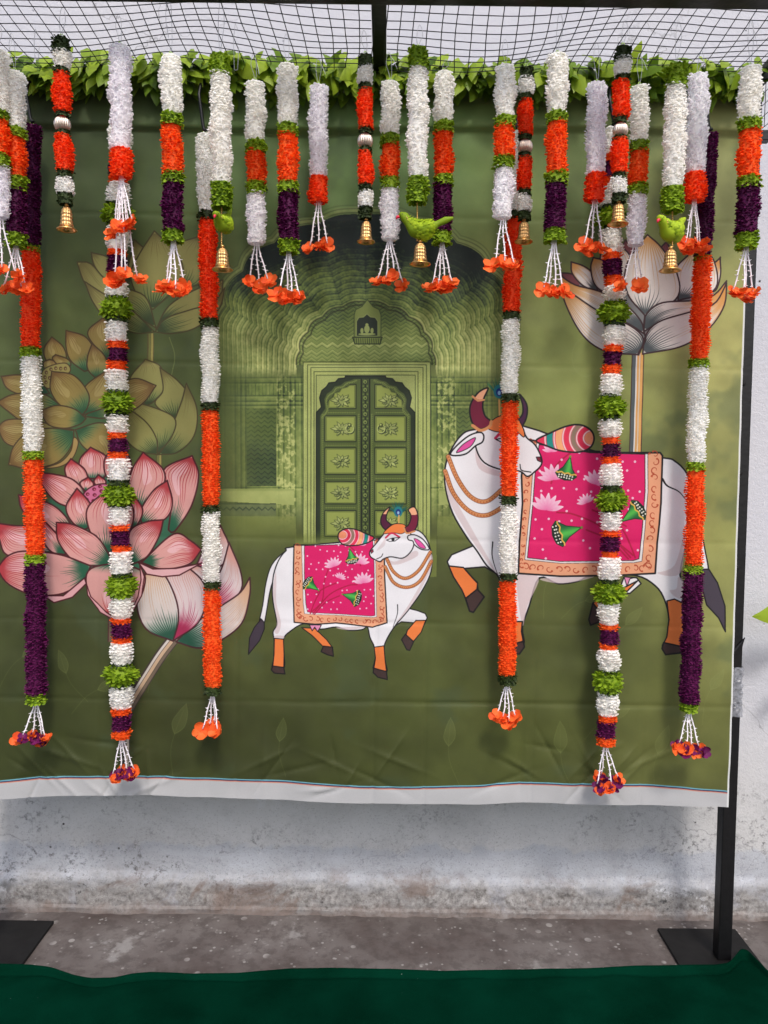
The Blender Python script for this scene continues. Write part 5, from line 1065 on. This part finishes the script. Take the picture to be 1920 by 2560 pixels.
long_('long purple, orange and white garland at the far right',[(1774,336),(1764,550),(1752,700),(1748,900),(1743,1050),(1739,1170),(1737,1250),(1734,1400),(1730,1600),(1724,1740),(1722,1776)],48,YL,
  [('P',336,640,.88),('G',630,652,.8),('O',642,902),('G',898,919),('W',914,1160),('G',1155,1176),('O',1170,1414),('G',1409,1434),('P',1429,1757,1.05),('G',1752,1778)],(1718,1866,24,4,True,.85),1)
# spare wire hooks left on the net
for x,y in ((92,150),(590,175)):
    a=at(x,y,D(80)); b=MB(); h=zroof(a[0],a[1])-a[2]; b.tube(crom2(a+np.array([(.006,0,h*.5),(.004,0,0),(-.004,0,0),(-.006,0,h*.7),(-.002,0,h+.004),(.004,0,h*.9)]),4),.0007,4,False); tag(b.obj('wire_hook',M['wire'],None,True),('empty bent wire hook on the net beside the left bell garland' if x<300 else 'empty bent wire hook on the net left of the doorway arch'),'hook')
# ================================================================ leaf garland along the back bar
def leaf_mesh(seed):
    q=np.random.RandomState(seed); V_=[];bend=q.uniform(.05,.28);cr=q.uniform(.10,.25)
    for t,w in ((0,.06),(.18,.62),(.42,1.),(.68,.78),(.88,.34),(1.0,.02)):
        for e in (-1,0,1): V_.append((e*.5*w*.44,-bend*math.sin(t*2.2)+.10*abs(e)*w*cr*2+.02*q.uniform(-1,1)*abs(e),-t))
    return V_,[(i*3+j,i*3+j+1,i*3+j+4,i*3+j+3) for i in range(5) for j in range(2)]
lf=[leaf_mesh(s) for s in range(6)]; LM=[mesh('leaf',v,f,M['leaf'],True) for v,f in lf]
lg=empty('leaf_garland',(0,-.05,2.34)); tag(lg,'green leaf garland tied along the top back bar','leaf garland')
MB().tube([(-1.11,-.055,2.412),(-.6,-.05,2.405),(0,-.05,2.402),(.5,-.05,2.405),(.93,-.055,2.412)],.005,6).obj('leaf_stem',M['leafd'],lg,True)
def leaf_pose(x,k,q):
    # tufts sweep one way, tips hanging down and forward
    sw=.55*math.sin(x*6.5+1)+.35*math.sin(x*17); ang=sw+q.uniform(-.5,.5); z=2.418+q.uniform(-.03,.035); fw=q.uniform(.1,.75)
    if q.rand()<.05: ang+=q.choice([-1,1])*q.uniform(1.0,2.2); z=2.41
    return Matrix.Translation((x,-.035-.035*q.rand(),z))@Matrix.Rotation(ang,4,'Y')@Matrix.Rotation(-fw,4,'X')@Matrix.Rotation(q.uniform(-.7,.7),4,'Z')
q=np.random.RandomState(77)
for k in range(290):
    x=-1.08+(k+q.rand())/290*2.04; o=link('leaf',LM[q.randint(6)]); o.parent=lg; s_=q.uniform(.058,.088); o.matrix_parent_inverse=Matrix.Translation(lg.location).inverted(); o.matrix_basis=leaf_pose(x,k,q)@Matrix.Scale(s_,4)
b=MB()
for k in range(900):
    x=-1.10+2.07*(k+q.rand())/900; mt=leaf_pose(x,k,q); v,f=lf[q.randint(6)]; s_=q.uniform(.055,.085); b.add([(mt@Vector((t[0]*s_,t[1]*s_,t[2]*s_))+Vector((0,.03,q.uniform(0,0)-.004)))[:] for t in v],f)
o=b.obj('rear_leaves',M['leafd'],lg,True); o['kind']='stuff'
# ================================================================ plant tip at the right edge
pl=empty('plant',(1.26,.12,0)); tag(pl,'green plant whose leaf tip shows at the right picture edge','plant')
MB().tube([(1.26,.12,.0),(1.255,.12,.6),(1.25,.105,1.03)],[.008,.006,.003],7).obj('stem',M['leafd'],pl,True)
p=at(1903,1527,.09)
for k,(dx,dz,ry,s_) in enumerate(((0,0,-1.45,.20),(.0,-.13,-.8,.11),(.0,.04,1.3,.10),(0,.05,2.6,.09))):
    o=link('leaf',LM[k]); o.parent=pl; o.matrix_parent_inverse=Matrix.Translation(pl.location).inverted()
    o.matrix_basis=Matrix.Translation((1.25+dx,.10,p[2]+dz+.01))@Matrix.Rotation(-ry,4,'Y')@Matrix.Scale(s_,4)
